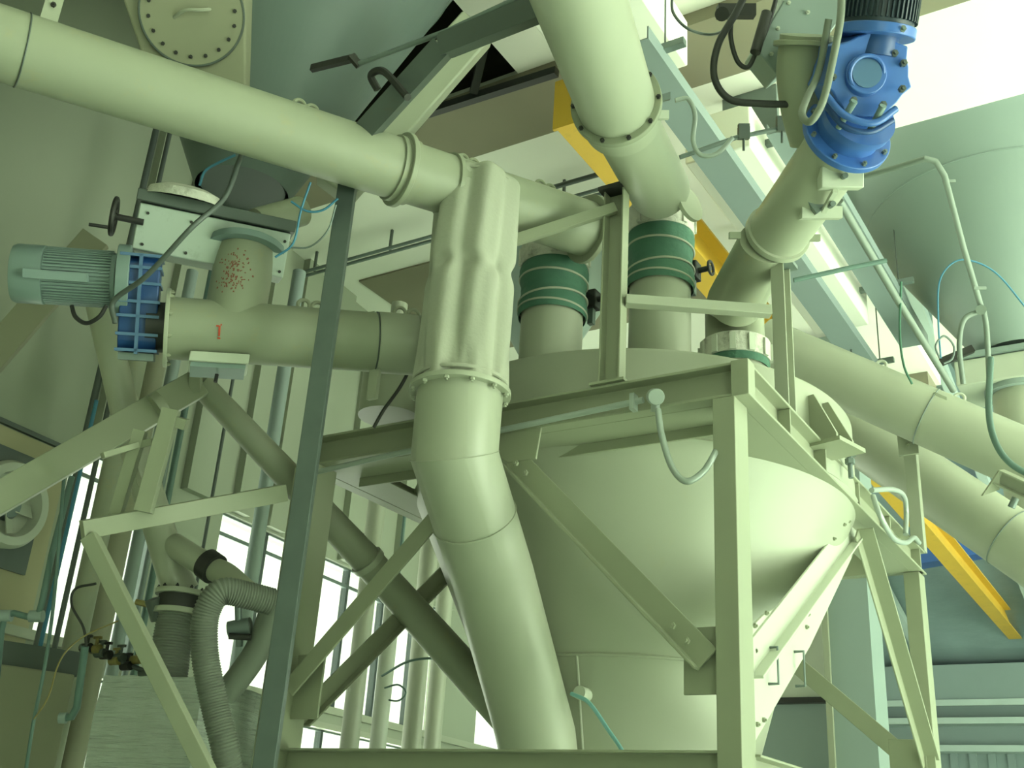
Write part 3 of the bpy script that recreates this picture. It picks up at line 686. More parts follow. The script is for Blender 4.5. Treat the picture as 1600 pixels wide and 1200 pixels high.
# slide gate above A
gx = (P(440, 360, 4.78) - P(200, 312, 4.78)).normalized()
gfn = da.cross(Z).normalized(); gfn = gfn if gfn.dot(FW) < 0 else -gfn       # towards camera
G = P(318, 372, 4.72)
gl = thing('slide_gate', 'dusty grey-green slide gate box with a black handwheel above the numbered conveyor', 'valve', G)
ga = (P(436, 400, 4.85) - P(200, 352, 4.68)).normalized()
gu = (UP - ga * UP.dot(ga)).normalized(); gn = ga.cross(gu).normalized()
gbox_c = (P(436, 398, 4.85) + P(200, 355, 4.68)) / 2 + FW * .12
L_ = (P(436, 400, 4.85) - P(200, 352, 4.68)).length
b = B(); box(b, gbox_c, ga, gn, gu, L_, .28, .20); part(gl, 'housing', b, motorg and mat('gate_grey', (.45, .52, .46), .5, vary=.1, dirt=.2), bev=.006)
b = B(); box(b, gbox_c + gu * .13, ga, gn, gu, L_ + .03, .34, .05); part(gl, 'top_flange', b, darksteel, bev=.004)
ht = part(gl, 'dust_heap', lathe(B(), gbox_c + gu * .15 - ga * .12 - FW * .1, [(.17, 0), (.15, .04), (.10, .06), (0, .07)], gu, 24), whitew)
fc = -1 if gn.dot(FW) > 0 else 1
bolts(gl, [gbox_c + gn * (fc * .14) + ga * u + gu * v for u in (-.28, -.1, .12, .3) for v in (-.075, .06)], gn * fc, .007, .006, iron)
hw = P(178, 338, 4.62); wa = ga
b = B(); torus(b, hw, wa, .075, .011, 32, 8); cyl(b, hw - wa * .01, hw + wa * .01, .02, seg=12)
for k in range(3):
    e = frame_of(wa); t2 = k * 2 * math.pi / 3; dd = e[0] * math.cos(t2) + e[1] * math.sin(t2); cyl(b, hw, hw + dd * .075, .007, seg=8)
wh = part(gl, 'handwheel', b, iron)
b = B(); cyl(b, hw, hw + wa * .12, .014, seg=12); part(wh, 'spindle', b, iron)
b = B(); cyl(b, hw - wa * .0 - UP * .05, hw - wa * .1 - UP * .055, .008, seg=8); part(wh, 'crank_handle', b, iron)

# canvas sleeve + big downpipe -------------------------------------------------------
sc = P(733, 450, 4.72); sxy = V((sc.x, sc.y, 0)); RS = .185
zs0, zs1 = zat(sxy, 610), zat(sxy, 283)
dp = thing('canvas_sleeve', 'wrinkled cream canvas sleeve hanging vertically from the long conveyor pipe', 'sleeve', sxy + Z * zs0)
b = B(); NT, NZ = 120, 110; rings = []
for i in range(NZ + 1):
    f = i / NZ; z = zs0 + (zs1 - zs0) * f; row = []
    mid = math.exp(-((f - .52) / .035) ** 2); bot = math.exp(-((f) / .12) ** 2)
    for j in range(NT):
        th = 2 * math.pi * j / NT
        ph = .5 * math.sin(f * 5) + .9 * (1 / (1 + math.exp(-(f - .52) * 60)))
        r = RS * (1 - .02 * math.sin(f * 3.1)) + .034 * (abs(math.sin(3 * th + ph * .6)) - .62) + .005 * math.sin(11 * th - f * 3)
        r += .012 * mid * math.sin(9 * th + 1) - .012 * mid + bot * (.006 * math.sin(16 * th)) + .010 * abs(math.sin(f * 3.14)) * math.sin(3 * th + 1.2)
        if f > .95: r *= 1 - ((f - .95) / .05) ** 3 * .10
        r -= .012 * f
        row.append(b.verts.new(sxy + V((math.cos(th) * r, math.sin(th) * r, z))))
    rings.append(row)
for i in range(NZ):
    for j in range(NT): b.faces.new((rings[i][j], rings[i][(j + 1) % NT], rings[i + 1][(j + 1) % NT], rings[i + 1][j]))
b.faces.new(rings[-1]); o = part(dp, 'fabric_tube', b, canvas); o.data.set_sharp_from_angle(angle=math.radians(80))
b = B(); torus(b, sxy + Z * (zs0 + .03), Z, RS + .004, .009, 64, 8); part(dp, 'tie_strap', b, canvas)
b = B(); torus(b, sxy + Z * (zs1 - .03), Z, RS - .028, .006, 64, 8); part(dp, 'tie_strap', b, canvas)
RD = .178
e0 = sxy + Z * zs0; e1 = sxy + Z * zat(sxy, 712)
# direction of the lower run
q1 = P(770, 900, 4.68); q2 = P(838, 1150, 4.80); q3 = P(850, 1260, 4.86)
dd = thing('downpipe', 'big cream bent downpipe in the foreground below the canvas sleeve', 'pipe', e0)
b = B(); tube(b, [e0, e1, q1, q2, q3], [RD, RD, RD * .99, RD * .97, RD * .97], 64); part(dd, 'pipe', b, paint)
fl = flange(dd, e0 - Z * .01, Z, RD + .032, .022, paint, 0)
bolts(fl, ringpts(e0 - Z * .02, Z, RD + .018, 12, .2), -Z, .011, .012, paint)
for k, ax in ((e1, (Z + (e1 - q1).normalized())), ):
    b = B(); torus(b, k, ax.normalized(), RD + .0005, .003, 64, 6); part(dd, 'weld_seam', b, paint)
k = e1.lerp(q1, .5); b = B(); torus(b, k, (q1 - e1).normalized(), RD - .0002, .003, 64, 6); part(dd, 'weld_seam', b, paint)

# P2: wide conveyor from the top centre to the middle inlet --------------------------
u0, u1 = P(850, -160, 3.3), P(962, 160, 4.5)
R2 = .160
c2 = conveyor('wide cream conveyor pipe coming from the top centre down to the middle inlet', [u0, u1], R2)
d2 = (u1 - u0).normalized()
u2 = P(978, 205, 4.66); l1 = P(1030, 296, 5.15)
b = B(); cyl(b, u1 - d2 * .004, u1 + d2 * .03, R2 + .028, seg=64); cf = part(c2, 'collar_flange', b, paint2, bev=.003)
b = B(); cyl(b, u1 + d2 * .02, u1 + d2 * .16, R2 + .006, seg=64); part(c2, 'coupling_band', b, paint)
bolts(cf, ringpts(u1 - d2 * .004, d2, R2 + .016, 10), -d2, .01, .01, iron)
b = B(); cyl(b, u1, u1 + d2 * .02, R2 + .03, seg=64); 
b.free()
lowdir = (l1 - u1).normalized()
b = B(); tube(b, [u1 + d2 * .12, l1, V((I2.x, I2.y, zi2 + .10)), V((I2.x, I2.y, zi2 - .005))], [.14, .142, .148, .148], 48); part(c2, 'lower_pipe', b, paint)
b = B(); q = P(1074, 320, 5.15); cyl(b, q, q + (X * .8 - Y * .2 + Z * .1).normalized() * .02, .09, seg=32); part(c2, 'end_plate', b, paint)
b = B(); box(b, P(1035, 180, 4.5), RT, UP, FW, .05, .035, .03); part(c2, 'clamp_tab', b, paintw)

# P3: blue motor conveyor -------------------------------------------------------------
R3 = .136
v0, v1 = P(1322, 212, 4.42), P(1213, 368, 5.02); d3 = (v1 - v0).normalized()
c3 = conveyor('cream conveyor pipe driven by the blue gear motor at the upper right', [v0, v1 - d3 * .0], R3)
b = B(); lathe(b, v1, [(R3 + .0, -.03), (R3 + .014, -.03), (R3 + .014, 0), (R3, .01), (0, .012)], d3, 56); part(c3, 'end_cap', b, paint)
sp0 = P(1208, 375, 4.98)
b = B(); tube(b, [P(1195, 380, 5.02), P(1150, 470, 5.35), V((I3.x, I3.y, zat(I3, 480))), V((I3.x, I3.y, z32 - .01))], [.12, .138, .146, .146], 48); part(c3, 'outlet_spout', b, paint2)
for (x, y, d, sx) in ((1148, 368, 4.98, .05), (1272, 372, 4.9, .05)):
    b = B(); box(b, P(x, y, d), RT, UP, FW, sx, .03, .03); part(c3, 'clamp_tab', b, paint2)
# curved inlet pipe at its top left
b = B(); tube(b, spline([P(1262, 55, 4.45), P(1256, 110, 4.5), P(1262, 165, 4.55), P(1275, 215, 4.6)], 6), [.11] * 19, 40); part(c3, 'inlet_spout', b, paint2)
b = B(); a_ = (P(1256, 110, 4.5) - P(1262, 55, 4.45)).normalized(); cyl(b, P(1262, 66, 4.45), P(1261, 74, 4.455), .135, seg=40); part(c3, 'inlet_flange', b, paint2, bev=.003)
# hatch on pipe
hx_ = P(1313, 279, 4.45); b = B(); box(b, hx_, RT, UP, FW, .17, .085, .07); ih = part(c3, 'inspection_hatch', b, paintw, bev=.004)
b = B(); box(b, P(1282, 333, 4.66), RT, UP, FW, .17, .05, .06); part(ih, 'lower_plate', b, paintw)
b = B(); box(b, P(1280, 303, 4.62), (RT * .8 + UP * .6).normalized(), (UP * .8 - RT * .6).normalized(), FW, .13, .12, .05); part(ih, 'sight_glass', b, steel)
b = B(); cyl(b, hx_ - FW * .03, hx_ - FW * .07, .012, seg=8); part(ih, 'wing_bolt', b, steel)
b = B(); cyl(b, P(1297, 322, 4.55) , P(1302, 318, 4.5), .012, seg=8); part(ih, 'wing_bolt', b, steel)
b = B(); beam(b, P(1305, 298, 4.45), P(1287, 330, 4.6), .02, .02); part(ih, 'strap', b, paintw)

# blue gear motor
gm = thing('gear_motor', 'bright blue gearbox with a black finned motor at the upper right', 'gear motor', v0 - d3 * .1)
b = B(); cyl(b, v0 - d3 * .02, v0 + d3 * .012, .182, seg=64); ff = part(gm, 'output_flange', b, blue, bev=.004)
bolts(ff, ringpts(v0 - d3 * .02, d3, .162, 8, .3), -d3, .011, .012, steel)
h0 = v0 - d3 * .05; 
b = B(); lathe(b, v0 - d3 * .02, [(.13, 0), (.13, .05), (.115, .05), (.115, .06), (.145, .06), (.148, .10), (.0, .10)], -d3, 48); part(gm, 'bearing_housing', b, blue)
# gearbox: rounded disc body facing camera with cover
n3 = (-FW * .92 - UP * .25 + RT * .1).normalized()
hcn = P(1343, 118, 4.30); a_, b_ = RT, UP
e1_ = (UP - n3 * UP.dot(n3)).normalized(); e2_ = n3.cross(e1_)
b = B()
poly = []
for k in range(28):
    t2 = 2 * math.pi * k / 28; rr = .155 + (.022 if k % 4 == 0 else 0)
    poly.append(hcn - n3 * .10 + e1_ * math.cos(t2) * rr * 1.0 + e2_ * math.sin(t2) * rr)
prism(b, poly, n3 * .2); gb2 = part(gm, 'gearbox', b, blue, 'bright blue gearbox housing', bev=.006)
b = B(); cc_ = P(1354, 115, 4.18); cyl(b, cc_ + FW * .05, cc_ - FW * .002, .078, seg=40); part(gb2, 'cover_disc', b, blue, bev=.004)
b = B(); torus(b, cc_ - FW * .002, n3, .066, .008, 40, 8); part(gb2, 'cover_rim', b, blue)
b = B(); cyl(b, cc_ - FW * .004, cc_ - FW * .008, .056, seg=40); part(gb2, 'plug', b, ribblue, 'greyish blue round plug')
bolts(gb2, [P(x, y, 4.2) for x, y in ((1396, 85), (1410, 100), (1408, 140), (1300, 122), (1332, 158), (1378, 165))], -FW, .014, .02, darksteel)
for (x0, y0, x1, y1) in ((1335, 158, 1310, 200), (1380, 165, 1357, 207)):
    b = B(); tube(b, [P(x0, y0, 4.16), P(x1, y1, 4.25)], [.014, .012], 10); part(gb2, 'stud', b, motorg)
b = B(); tube(b, spline([P(1292, 150, 4.2), P(1320, 180, 4.18), P(1365, 192, 4.18), P(1400, 170, 4.2)], 6), .014, 10); part(gb2, 'rib', b, blue)
b = B(); tube(b, spline([P(1290, 165, 4.25), P(1320, 198, 4.22), P(1360, 206, 4.22), P(1395, 188, 4.25)], 6), .012, 10); part(gb2, 'rib', b, blued)
mb0 = P(1368, 52, 4.24); mdir = (P(1385, -60, 4.2) - mb0).normalized()
b = B(); cyl(b, mb0 - mdir * .02, mb0 + mdir * .02, .15, seg=48); mf = part(gm, 'motor_flange', b, blue, bev=.004)
b = B(); cyl(b, mb0 - mdir * .09, mb0 - mdir * .02, .09, seg=32); part(gm, 'neck', b, blued)
bolts(mf, [P(1408, 47, 4.12)], -FW, .014, .02, steel)
motor(gm, mb0 + mdir * .02, mdir, .148, .36, motord, motord, 48, .2)
# flexible conduit loop in front of it
cable('flexible_conduit', [P(1315, -20, 4.05), P(1313, 30, 4.0), P(1300, 100, 4.0), P(1285, 160, 4.0), P(1266, 190, 4.02), P(1253, 178, 4.1), P(1262, 150, 4.2), P(1280, 110, 4.25), P(1295, 30, 4.2)], .014, pvc, 'grey flexible conduit looping in front of the blue gearbox', k=10)
cable('black_hose', [P(1245, 163, 4.5), P(1190, 162, 4.5), P(1140, 155, 4.5), P(1116, 120, 4.5), P(1122, 70, 4.5), P(1150, 20, 4.5), P(1170, -20, 4.5)], .015, black, 'thick black hose curving in from the left to the blue gearbox')
cable('black_hose', [P(1143, 25, 4.55), P(1142, 60, 4.55), P(1152, 95, 4.55), P(1168, 105, 4.55), P(1180, 85, 4.55), P(1200, 40, 4.6), P(1215, -10, 4.6)], .010, black, 'thin black hose loop hanging beside the grey gate box')
cable('thin_cable', [P(1050, -10, 5.2), P(1052, 20, 5.2), P(1075, 45, 5.2), P(1110, 54, 5.2), P(1140, 45, 5.0)], .007, darksteel, 'thin dark cable hanging between the white duct and the black hoses')
t = thing('slide_gate', 'grey slide gate box at the top beside the blue gear motor', 'valve', P(1230, 30, 4.6))
b = B(); prism(b, [P(1180, 75, 4.6), P(1225, 0, 4.6), P(1240, -60, 4.6), P(1345, -60, 4.6), P(1320, 20, 4.6), P(1290, 62, 4.6), P(1215, 118, 4.6)], FW * .22); part(t, 'housing', b, silo, bev=.006)
bolts(t, [P(x, y, 4.6) for x, y in ((1215, 45), (1232, 5), (1205, 85), (1262, 20))], -FW, .009, .01, paintw)
b = B(); box(b, P(1150, 18, 4.7), RT, UP, FW, .16, .05, .06); part(t, 'cylinder_rod', b, iron)
b = B(); cyl(b, P(1128, 22, 4.65), P(1128, 22, 4.75), .03, seg=16); part(t, 'coupling', b, iron)
b = B(); cyl(b, P(1180, 82, 4.5), P(1198, 20, 4.55), .022, seg=16); part(t, 'air_cylinder', b, iron)
# valve pipework right of P2
t = thing('air_line', 'grey air pipe with two small valves between the two upper conveyors', 'pipe', P(1065, 245, 5.0))
b = B(); tube(b, [P(1062, 246, 5.0), P(1150, 215, 5.0), P(1235, 197, 5.0)], .011, 10); part(t, 'pipe', b, steel)
for (x, y) in ((1162, 208), (1222, 196)):
    b = B(); c = P(x, y, 5.0); box(b, c, RT, UP, FW, .05, .055, .04); cyl(b, c, c - UP * .08, .006, seg=8); box(b, c + UP * .035, RT, UP, FW, .05, .012, .03); part(t, 'valve', b, darksteel)
cable('flexible_conduit', [P(1055, 157, 4.9), P(1075, 155, 4.9), P(1086, 180, 4.9), P(1083, 220, 4.9), P(1095, 242, 4.9), P(1120, 240, 4.9), P(1145, 215, 4.9)], .011, conduit, 'grey flexible conduit dropping beside the middle conveyor joint')
b = B(); box(b, P(1030, 155, 4.9), (RT + UP * .3).normalized(), UP, FW, .1, .03, .03); single('bracket', b, steel, 'small steel bracket behind the wide conveyor collar', 'bracket', P(1030, 155, 4.9))

# D and E: right conveyors
RDv = .180
w0, w1 = P(1190, 538, 7.2), P(1680, 752, 6.3)
cD = conveyor('cream conveyor pipe running right from behind the second post', [w0, w1], RDv)
dD = (w1 - w0).normalized()
def onL(p, q, x):
    lo, hi = 0., 1.
    for _ in range(40):
        m = (lo + hi) / 2; v = p.lerp(q, m) - CAM; xx = 800 + F * v.dot(RT) / v.dot(FW)
        if xx < x: lo = m
        else: hi = m
    return p.lerp(q, m)
seam(cD, onL(w0, w1, 1448), dD, RDv + .002, steel)
b = B(); c = onL(w0, w1, 1458) + UP * (RDv * .75) - FW * RDv * .6; box(b, c, dD, UP, FW, .07, .03, .03); part(cD, 'clamp_tab', b, paint)
for x in (1372, 1495): eyelet(cD, onL(w0, w1, x) + Z * (RDv + .012), dD, paintw, r=.036)
w2, w3 = P(1290, 645, 7.9), P(1700, 925, 6.6)
cE = conveyor('lower cream conveyor pipe sloping to the right edge', [w2, w3], .20)
seam(cE, onL(w2, w3, 1575), (w3 - w2).normalized(), .203, steel)
t = thing('pipe_bracket', 'cream channel bracket with a bolt under the right conveyor', 'bracket', P(1550, 750, 6.1))
b = B(); beam(b, P(1560, 745, 6.2), P(1680, 800, 5.9), .07, .09, 'U', .008, upv=UP); part(t, 'channel', b, paint)
b = B(); prism(b, [P(1535, 775, 6.2), P(1562, 735, 6.2), P(1562, 765, 6.2)], FW * .02); part(t, 'gusset', b, framep)
b = B(); cyl(b, P(1580, 793, 6.1), P(1587, 778, 6.1), .02, seg=10); part(t, 'bolt', b, steel)

# ================================================================== WIRING ON THE FRAME
jb = PY(1024, 620, Y0 - .05)
t = thing('junction_box', 'round grey junction box at the end of the conduit on the front beam', 'junction box', jb)
b = B(); cyl(b, jb - FW * .03, jb + FW * .03, .034, seg=28); part(t, 'body', b, conduit, bev=.004)
b = B(); cyl(b, jb - UP * .03, jb - UP * .06, .018, seg=16); part(t, 'gland', b, conduit)
t = thing('beam_conduit', 'straight grey conduit running along the front top beam', 'conduit', PY(475, 742, Y0 - .04))
b = B(); tube(b, [PY(475, 742, Y0 - .04), PY(760, 677, Y0 - .04), PY(1005, 625, Y0 - .04)], .013, 12); part(t, 'tube', b, conduit)
for x, y in ((990, 629),): 
    b = B(); box(b, PY(x, y, Y0 - .04), X, Y, Z, .02, .04, .07); part(t, 'clip', b, conduit)
cable('flexible_conduit', [PY(1028, 640, Y0 - .05), PY(1034, 680, Y0 - .06), PY(1050, 730, Y0 - .08), PY(1072, 752, Y0 - .08), PY(1098, 738, Y0 - .05), PY(1116, 710, Y0 - .02), PY(1130, 680, Y0 + .2)], .013, conduit, 'grey flexible conduit looping from the round junction box to the near column')
cable('flexible_conduit', [PX(1362, 766, X1 + .1), PX(1395, 765, X1 + .12), PX(1412, 775, X1 + .12), PX(1416, 800, X1 + .1), PX(1415, 835, X1 + .1)], .014, conduit, 'short grey conduit bend on the right beam beside the yellow beam')
cable('flexible_conduit', [PX(1364, 775, X1 + .1), PX(1375, 805, X1 + .14), PX(1395, 840, X1 + .14), PX(1415, 848, X1 + .12), PX(1428, 840, X1 + .1), PX(1436, 848, X1 + .08)], .014, conduit, 'longer grey conduit loop sagging on the right beam')
q = PX(1328, 722, X1 + .1); t = thing('beam_bolt', 'threaded bolt with nuts on the right top beam', 'bolt', q)
b = B(); cyl(b, q - Z * .08, q + Z * .06, .012, seg=10); cyl(b, q - Z * .01, q + Z * .015, .024, seg=6); cyl(b, q + Z * .03, q + Z * .05, .03, seg=20); part(t, 'shank', b, steel)
cable('thin_hose', [PY(893, 1084, 4.3), PY(920, 1098, 4.25), PY(950, 1140, 4.2), PY(975, 1180, 4.15), PY(985, 1230, 4.1)], .009, clight, 'thin light blue hose hanging from the port on the vessel cone', 'hose')
# right silo conduits
t = thing('silo_conduit', 'grey conduit running down the huge right silo cone and splitting in two', 'conduit', P(1475, 270, 7.5))
b = B(); tube(b, [P(1345, 277, 7.4), P(1400, 262, 7.2), P(1445, 248, 7.0), P(1462, 252, 7.0), P(1476, 275, 7.0), P(1505, 385, 7.2), P(1533, 480, 7.4)], .02, 10); part(t, 'tube', b, conduitd)
b = B(); cyl(b, P(1533, 484, 7.35), P(1533, 484, 7.45), .034, seg=20); part(t, 'tee_box', b, conduitd)
for pts in ([P(1530, 486, 7.4), P(1506, 500, 7.4), P(1499, 540, 7.4), P(1505, 600, 7.4)], [P(1537, 486, 7.4), P(1542, 520, 7.4), P(1546, 600, 7.4)]):
    b = B(); tube(b, spline(pts), .018, 10); part(t, 'branch', b, conduitd)
for (x, y) in ((1478, 283), (1526, 450)):
    b = B(); box(b, P(x + 5, y, 7.2), RT, UP, FW, .08, .02, .02); part(t, 'clip', b, conduitd)
cable('thin_cable', [P(1470, 560, 7.4), P(1466, 500, 7.4), P(1468, 440, 7.4), P(1490, 410, 7.4), P(1520, 408, 7.4), P(1560, 430, 7.4), P(1610, 490, 7.4)], .006, cblue, 'thin blue cable arching over the right silo conduit')
cable('thin_cable', [P(1468, 560, 7.4), P(1462, 540, 7.4), P(1475, 525, 7.4), P(1490, 540, 7.4), P(1488, 560, 7.4), P(1475, 568, 7.4)], .007, steel, 'small coiled cable beside the right silo outlet')
b = B(); beam(b, P(1470, 566, 7.5), P(1520, 545, 7.5), .04, .05); single('bracket', b, iron, 'dark bracket behind the small coiled cable', 'bracket', P(1470, 566, 7.5))
cable('flexible_conduit', [P(1548, 560, 5.2), P(1545, 640, 5.0), P(1555, 690, 4.9), P(1580, 725, 4.85), P(1625, 750, 4.8)], .015, teal, 'dark green-grey cable hanging across the right conveyor')
cable('thin_cable', [P(1408, 440, 6.6), P(1406, 520, 6.6), P(1412, 570, 6.5), P(1425, 600, 6.5)], .007, green, 'thin green cable hanging in front of the bright ceiling patch')
# long diagonal conduits on the right
b = B(); tube(b, [P(1312, 315, 6.1), P(1400, 465, 6.6), P(1490, 610, 7.0)], .022, 10); single('diagonal_conduit', b, conduitd, 'pale conduit running diagonally along the edge of the right silo', 'conduit', P(1312, 315, 6.1))
b = B(); tube(b, [P(1240, 438, 6.2), P(1330, 418, 6.2), P(1385, 407, 6.2)], .014, 10); single('cross_conduit', b, teal, 'dark thin conduit crossing the grey channels at right', 'conduit', P(1240, 438, 6.2))

# ================================================================== BUILDING COLUMN AND PANELS (right rear)
t = thing('building_column', 'wide grey box column behind the right leg of the frame', 'column', V((PY(1330, 1100, 9.5).x, 9.5, 0)))
xa, xb = PY(1290, 1050, 9.5).x, PY(1364, 1050, 9.5).x
b = B(); abox(b, xa + .05, xb, 9.5, 9.9, 0, 6.4); part(t, 'shaft', b, silo)
b = B(); abox(b, xa, xa + .05, 9.46, 9.9, 0, 6.4); part(t, 'edge_strip', b, paint2)
xc = PY(1150, 1000, 10.0).x; xd = PY(1290, 1000, 10.0).x; zc = PY(1250, 1090, 10).z
b = B(); abox(b, xc - 1, xd, 10.0, 10.2, zc, 6.4); single('wall_panel', b, paintw, 'pale yellow partition panel behind the bright angle brace', 'panel', V((xd, 10, zc)))
b = B(); abox(b, xc - 1, xd, 10.05, 10.2, 0, zc - .05); single('wall_panel', b, silo, 'blue-grey lower partition panel left of the building column', 'panel', V((xd, 10, 0)))
b = B(); abox(b, xc - 1, xd, 9.97, 10.2, zc - .05, zc); single('panel_rail', b, iron, 'dark rail between the yellow and blue-grey partition panels', 'rail', V((xd, 10, zc)))
b = B(); q = PY(1420, 860, 16); beam(b, PY(1380, 880, 16), PY(1640, 835, 16), .3, .28); single('blue_beam', b, blue, 'short blue beam in the far hall under the lower conveyor', 'beam', PY(1380, 880, 16))

# ================================================================== LEFT SIDE: exhaust fan, brackets, pipes
s0, z0 = PW(-5, 790); fc_ = W(s0, z0, .02)
t = thing('exhaust_fan', 'round exhaust fan on a dark square plate at the left edge', 'fan', fc_)
b = B(); wbox(b, s0 - .5, s0 + .30, z0 - .36, z0 + .36, .012, .03); part(t, 'mounting_plate', b, darksteel)
b = B(); lathe(b, fc_, [(.22, .0), (.26, .02), (.27, .10), (.25, .14), (.20, .14), (.19, .05), (.0, .05)], wn_, 48); part(t, 'shroud', b, paintw)
b = B(); lathe(b, fc_, [(.0, .10), (.08, .10), (.10, .06), (.0, .06)], wn_, 24)
part(t, 'hub', b, steel)
for k in range(5):
    t2 = 2 * math.pi * k / 5; dd_ = ws * math.cos(t2) + Z * math.sin(t2); b = B(); box(b, fc_ + dd_ * .11 + wn_ * .08, dd_, (wn_ * .5 + dd_.cross(wn_)).normalized(), wn_, .13, .09, .01); part(t, 'blade', b, paintw)
# bracket truss under conveyor A
t = thing('platform_bracket', 'cream steel bracket truss in front of the left windows', 'bracket', P(130, 830, 4.4))
def bb(a, c, w_, h_, m=framep, kind='box', lab=None): b = B(); beam(b, a, c, w_, h_, kind, .008, upv=UP, side=FW); return part(t, 'member', b, m, lab, .002)
bb(P(128, 828, 4.4), P(445, 770, 4.9), .06, .075)
bb(P(140, 838, 4.4), P(335, 1230, 4.1), .05, .062)
bb(P(176, 822, 4.55), P(220, 672, 4.6), .05, .05)
bb(P(224, 800, 4.5), P(268, 640, 4.6), .05, .07)
bb(P(160, 712, 4.5), P(222, 694, 4.6), .05, .025)
bb(P(222, 694, 4.6), P(240, 690, 4.6), .05, .03)
bb(P(262, 655, 4.6), P(292, 664, 4.6), .05, .045)
bb(P(205, 705, 4.65), P(222, 760, 4.65), .03, .025)
t = thing('long_strut', 'wide flat cream strut rising from the left edge to the long conveyor joint', 'strut', P(-20, 795, 4.2))
b = B(); beam(b, P(-60, 812, 4.6), P(312, 598, 5.25), .05, .135, 'box', upv=UP, side=FW); part(t, 'bar', b, framep, bev=.003)
b = B(); cyl(b, P(243, 640, 5.08), P(255, 633, 5.1), .075, seg=24); part(t, 'sleeve_end', b, framep)
b = B(); box(b, P(306, 598, 5.22), RT, UP, FW, .05, .09, .05); part(t, 'end_tab', b, framep)
t = thing('diagonal_duct_pipe', 'long round cream pipe sloping down behind the steel post and canvas downpipe', 'pipe', P(312, 595, 5.3))
b = B(); tube(b, [P(312, 598, 5.3), P(570, 872, 5.7), P(790, 1117, 6.0)], [.06, .082, .10], 32); part(t, 'tube', b, paint2)
b = B(); cyl(b, P(572, 874, 5.7), P(578, 881, 5.71), .092, seg=32); part(t, 'clamp_ring', b, paint)
# wide band beam behind the motor
b = B(); beam(b, P(-40, 590, 6.0), P(150, 372, 6.3), .05, .17, upv=UP, side=FW); single('sloping_beam', b, silob, 'brownish flat beam sloping up behind the grey-green motor', 'beam', P(-40, 590, 6.0), bev=.004)
# downspout from the silo to the filter
t = thing('downspout', 'bright cream downspout pipe running down in front of the left windows', 'pipe', P(145, 475, 5.3))
b = B(); tube(b, [P(150, 455, 5.3), P(205, 680, 5.3), P(268, 890, 5.2), P(283, 925, 5.2)], [.062, .072, .074, .085], 32); part(t, 'tube', b, paint)
b = B(); tube(b, [P(272, 852, 5.2), P(300, 870, 5.1), P(333, 888, 5.05)], .058, 28); br_ = part(t, 'branch', b, paint)
b = B(); cyl(b, P(322, 880, 5.07), P(336, 890, 5.04), .072, seg=32); part(br_, 'clamp_ring', b, iron)
b = B(); tube(b, spline([P(336, 890, 5.04), P(356, 900, 5.0), P(385, 925, 4.95), P(420, 945, 4.95)], 6), .055, 24); part(br_, 'elbow', b, paint2)
fdn = (P(283, 1050, 5.2) - P(283, 925, 5.2)).normalized(); fdn = -Z
fq = P(283, 928, 5.15)
b = B(); cyl(b, fq + Z * .012, fq - Z * .012, .118, seg=40); f1 = part(t, 'flange', b, paint, bev=.002)
b = B(); cyl(b, fq - Z * .075, fq - Z * .10, .112, seg=40); part(t, 'flange', b, paint, bev=.002)
b = B(); cyl(b, fq - Z * .012, fq - Z * .075, .10, seg=12); part(t, 'valve_disc', b, iron)
bolts(f1, ringpts(fq + Z * .012, Z, .105, 10), Z, .008, .01, iron)
hs = [fq - Z * .10, fq - Z * .25, fq - Z * .42 + RT * .01]
def hose_pts(pts, pitch, r, amp):
    L = [0];
    for i in range(1, len(pts)): L.append(L[-1] + (pts[i] - pts[i - 1]).length)
    n = int(L[-1] / pitch * 4); out, rs = [], []
    for k in range(n + 1):
        s_ = L[-1] * k / n; i = max(j for j in range(len(L)) if L[j] <= s_ + 1e-9); i = min(i, len(pts) - 2)
        out.append(pts[i].lerp(pts[i + 1], (s_ - L[i]) / (L[i + 1] - L[i]))); rs.append(r + amp * (0, 1, 0, -1)[k % 4])
    return out, rs
pp, rr = hose_pts(spline(hs, 10), .013, .088, .003); b = B(); tube(b, pp, rr, 28); part(t, 'ribbed_hose', b, pvc)
# grey ribbed hose arch
pts = spline([P(425, 940, 4.75), P(385, 930, 4.7), P(345, 925, 4.65), P(322, 960, 4.62), P(320, 1020, 4.6), P(335, 1100, 4.55), P(352, 1170, 4.5), P(362, 1230, 4.5)], 12)
pp, rr = hose_pts(pts, .012, .056, .0028); b = B(); tube(b, pp, rr, 24); single('ribbed_hose', b, pvc, 'grey ribbed hose arching over and down beside the wrapped box', 'hose', pts[0])
b = B(); tube(b, spline([P(430, 940, 4.9), P(405, 1010, 4.9), P(372, 1060, 4.9), P(350, 1085, 4.9)], 8), .058, 20); single('grey_duct', b, pvc, 'smooth grey duct crossing behind the ribbed hose', 'duct', P(430, 940, 4.9))
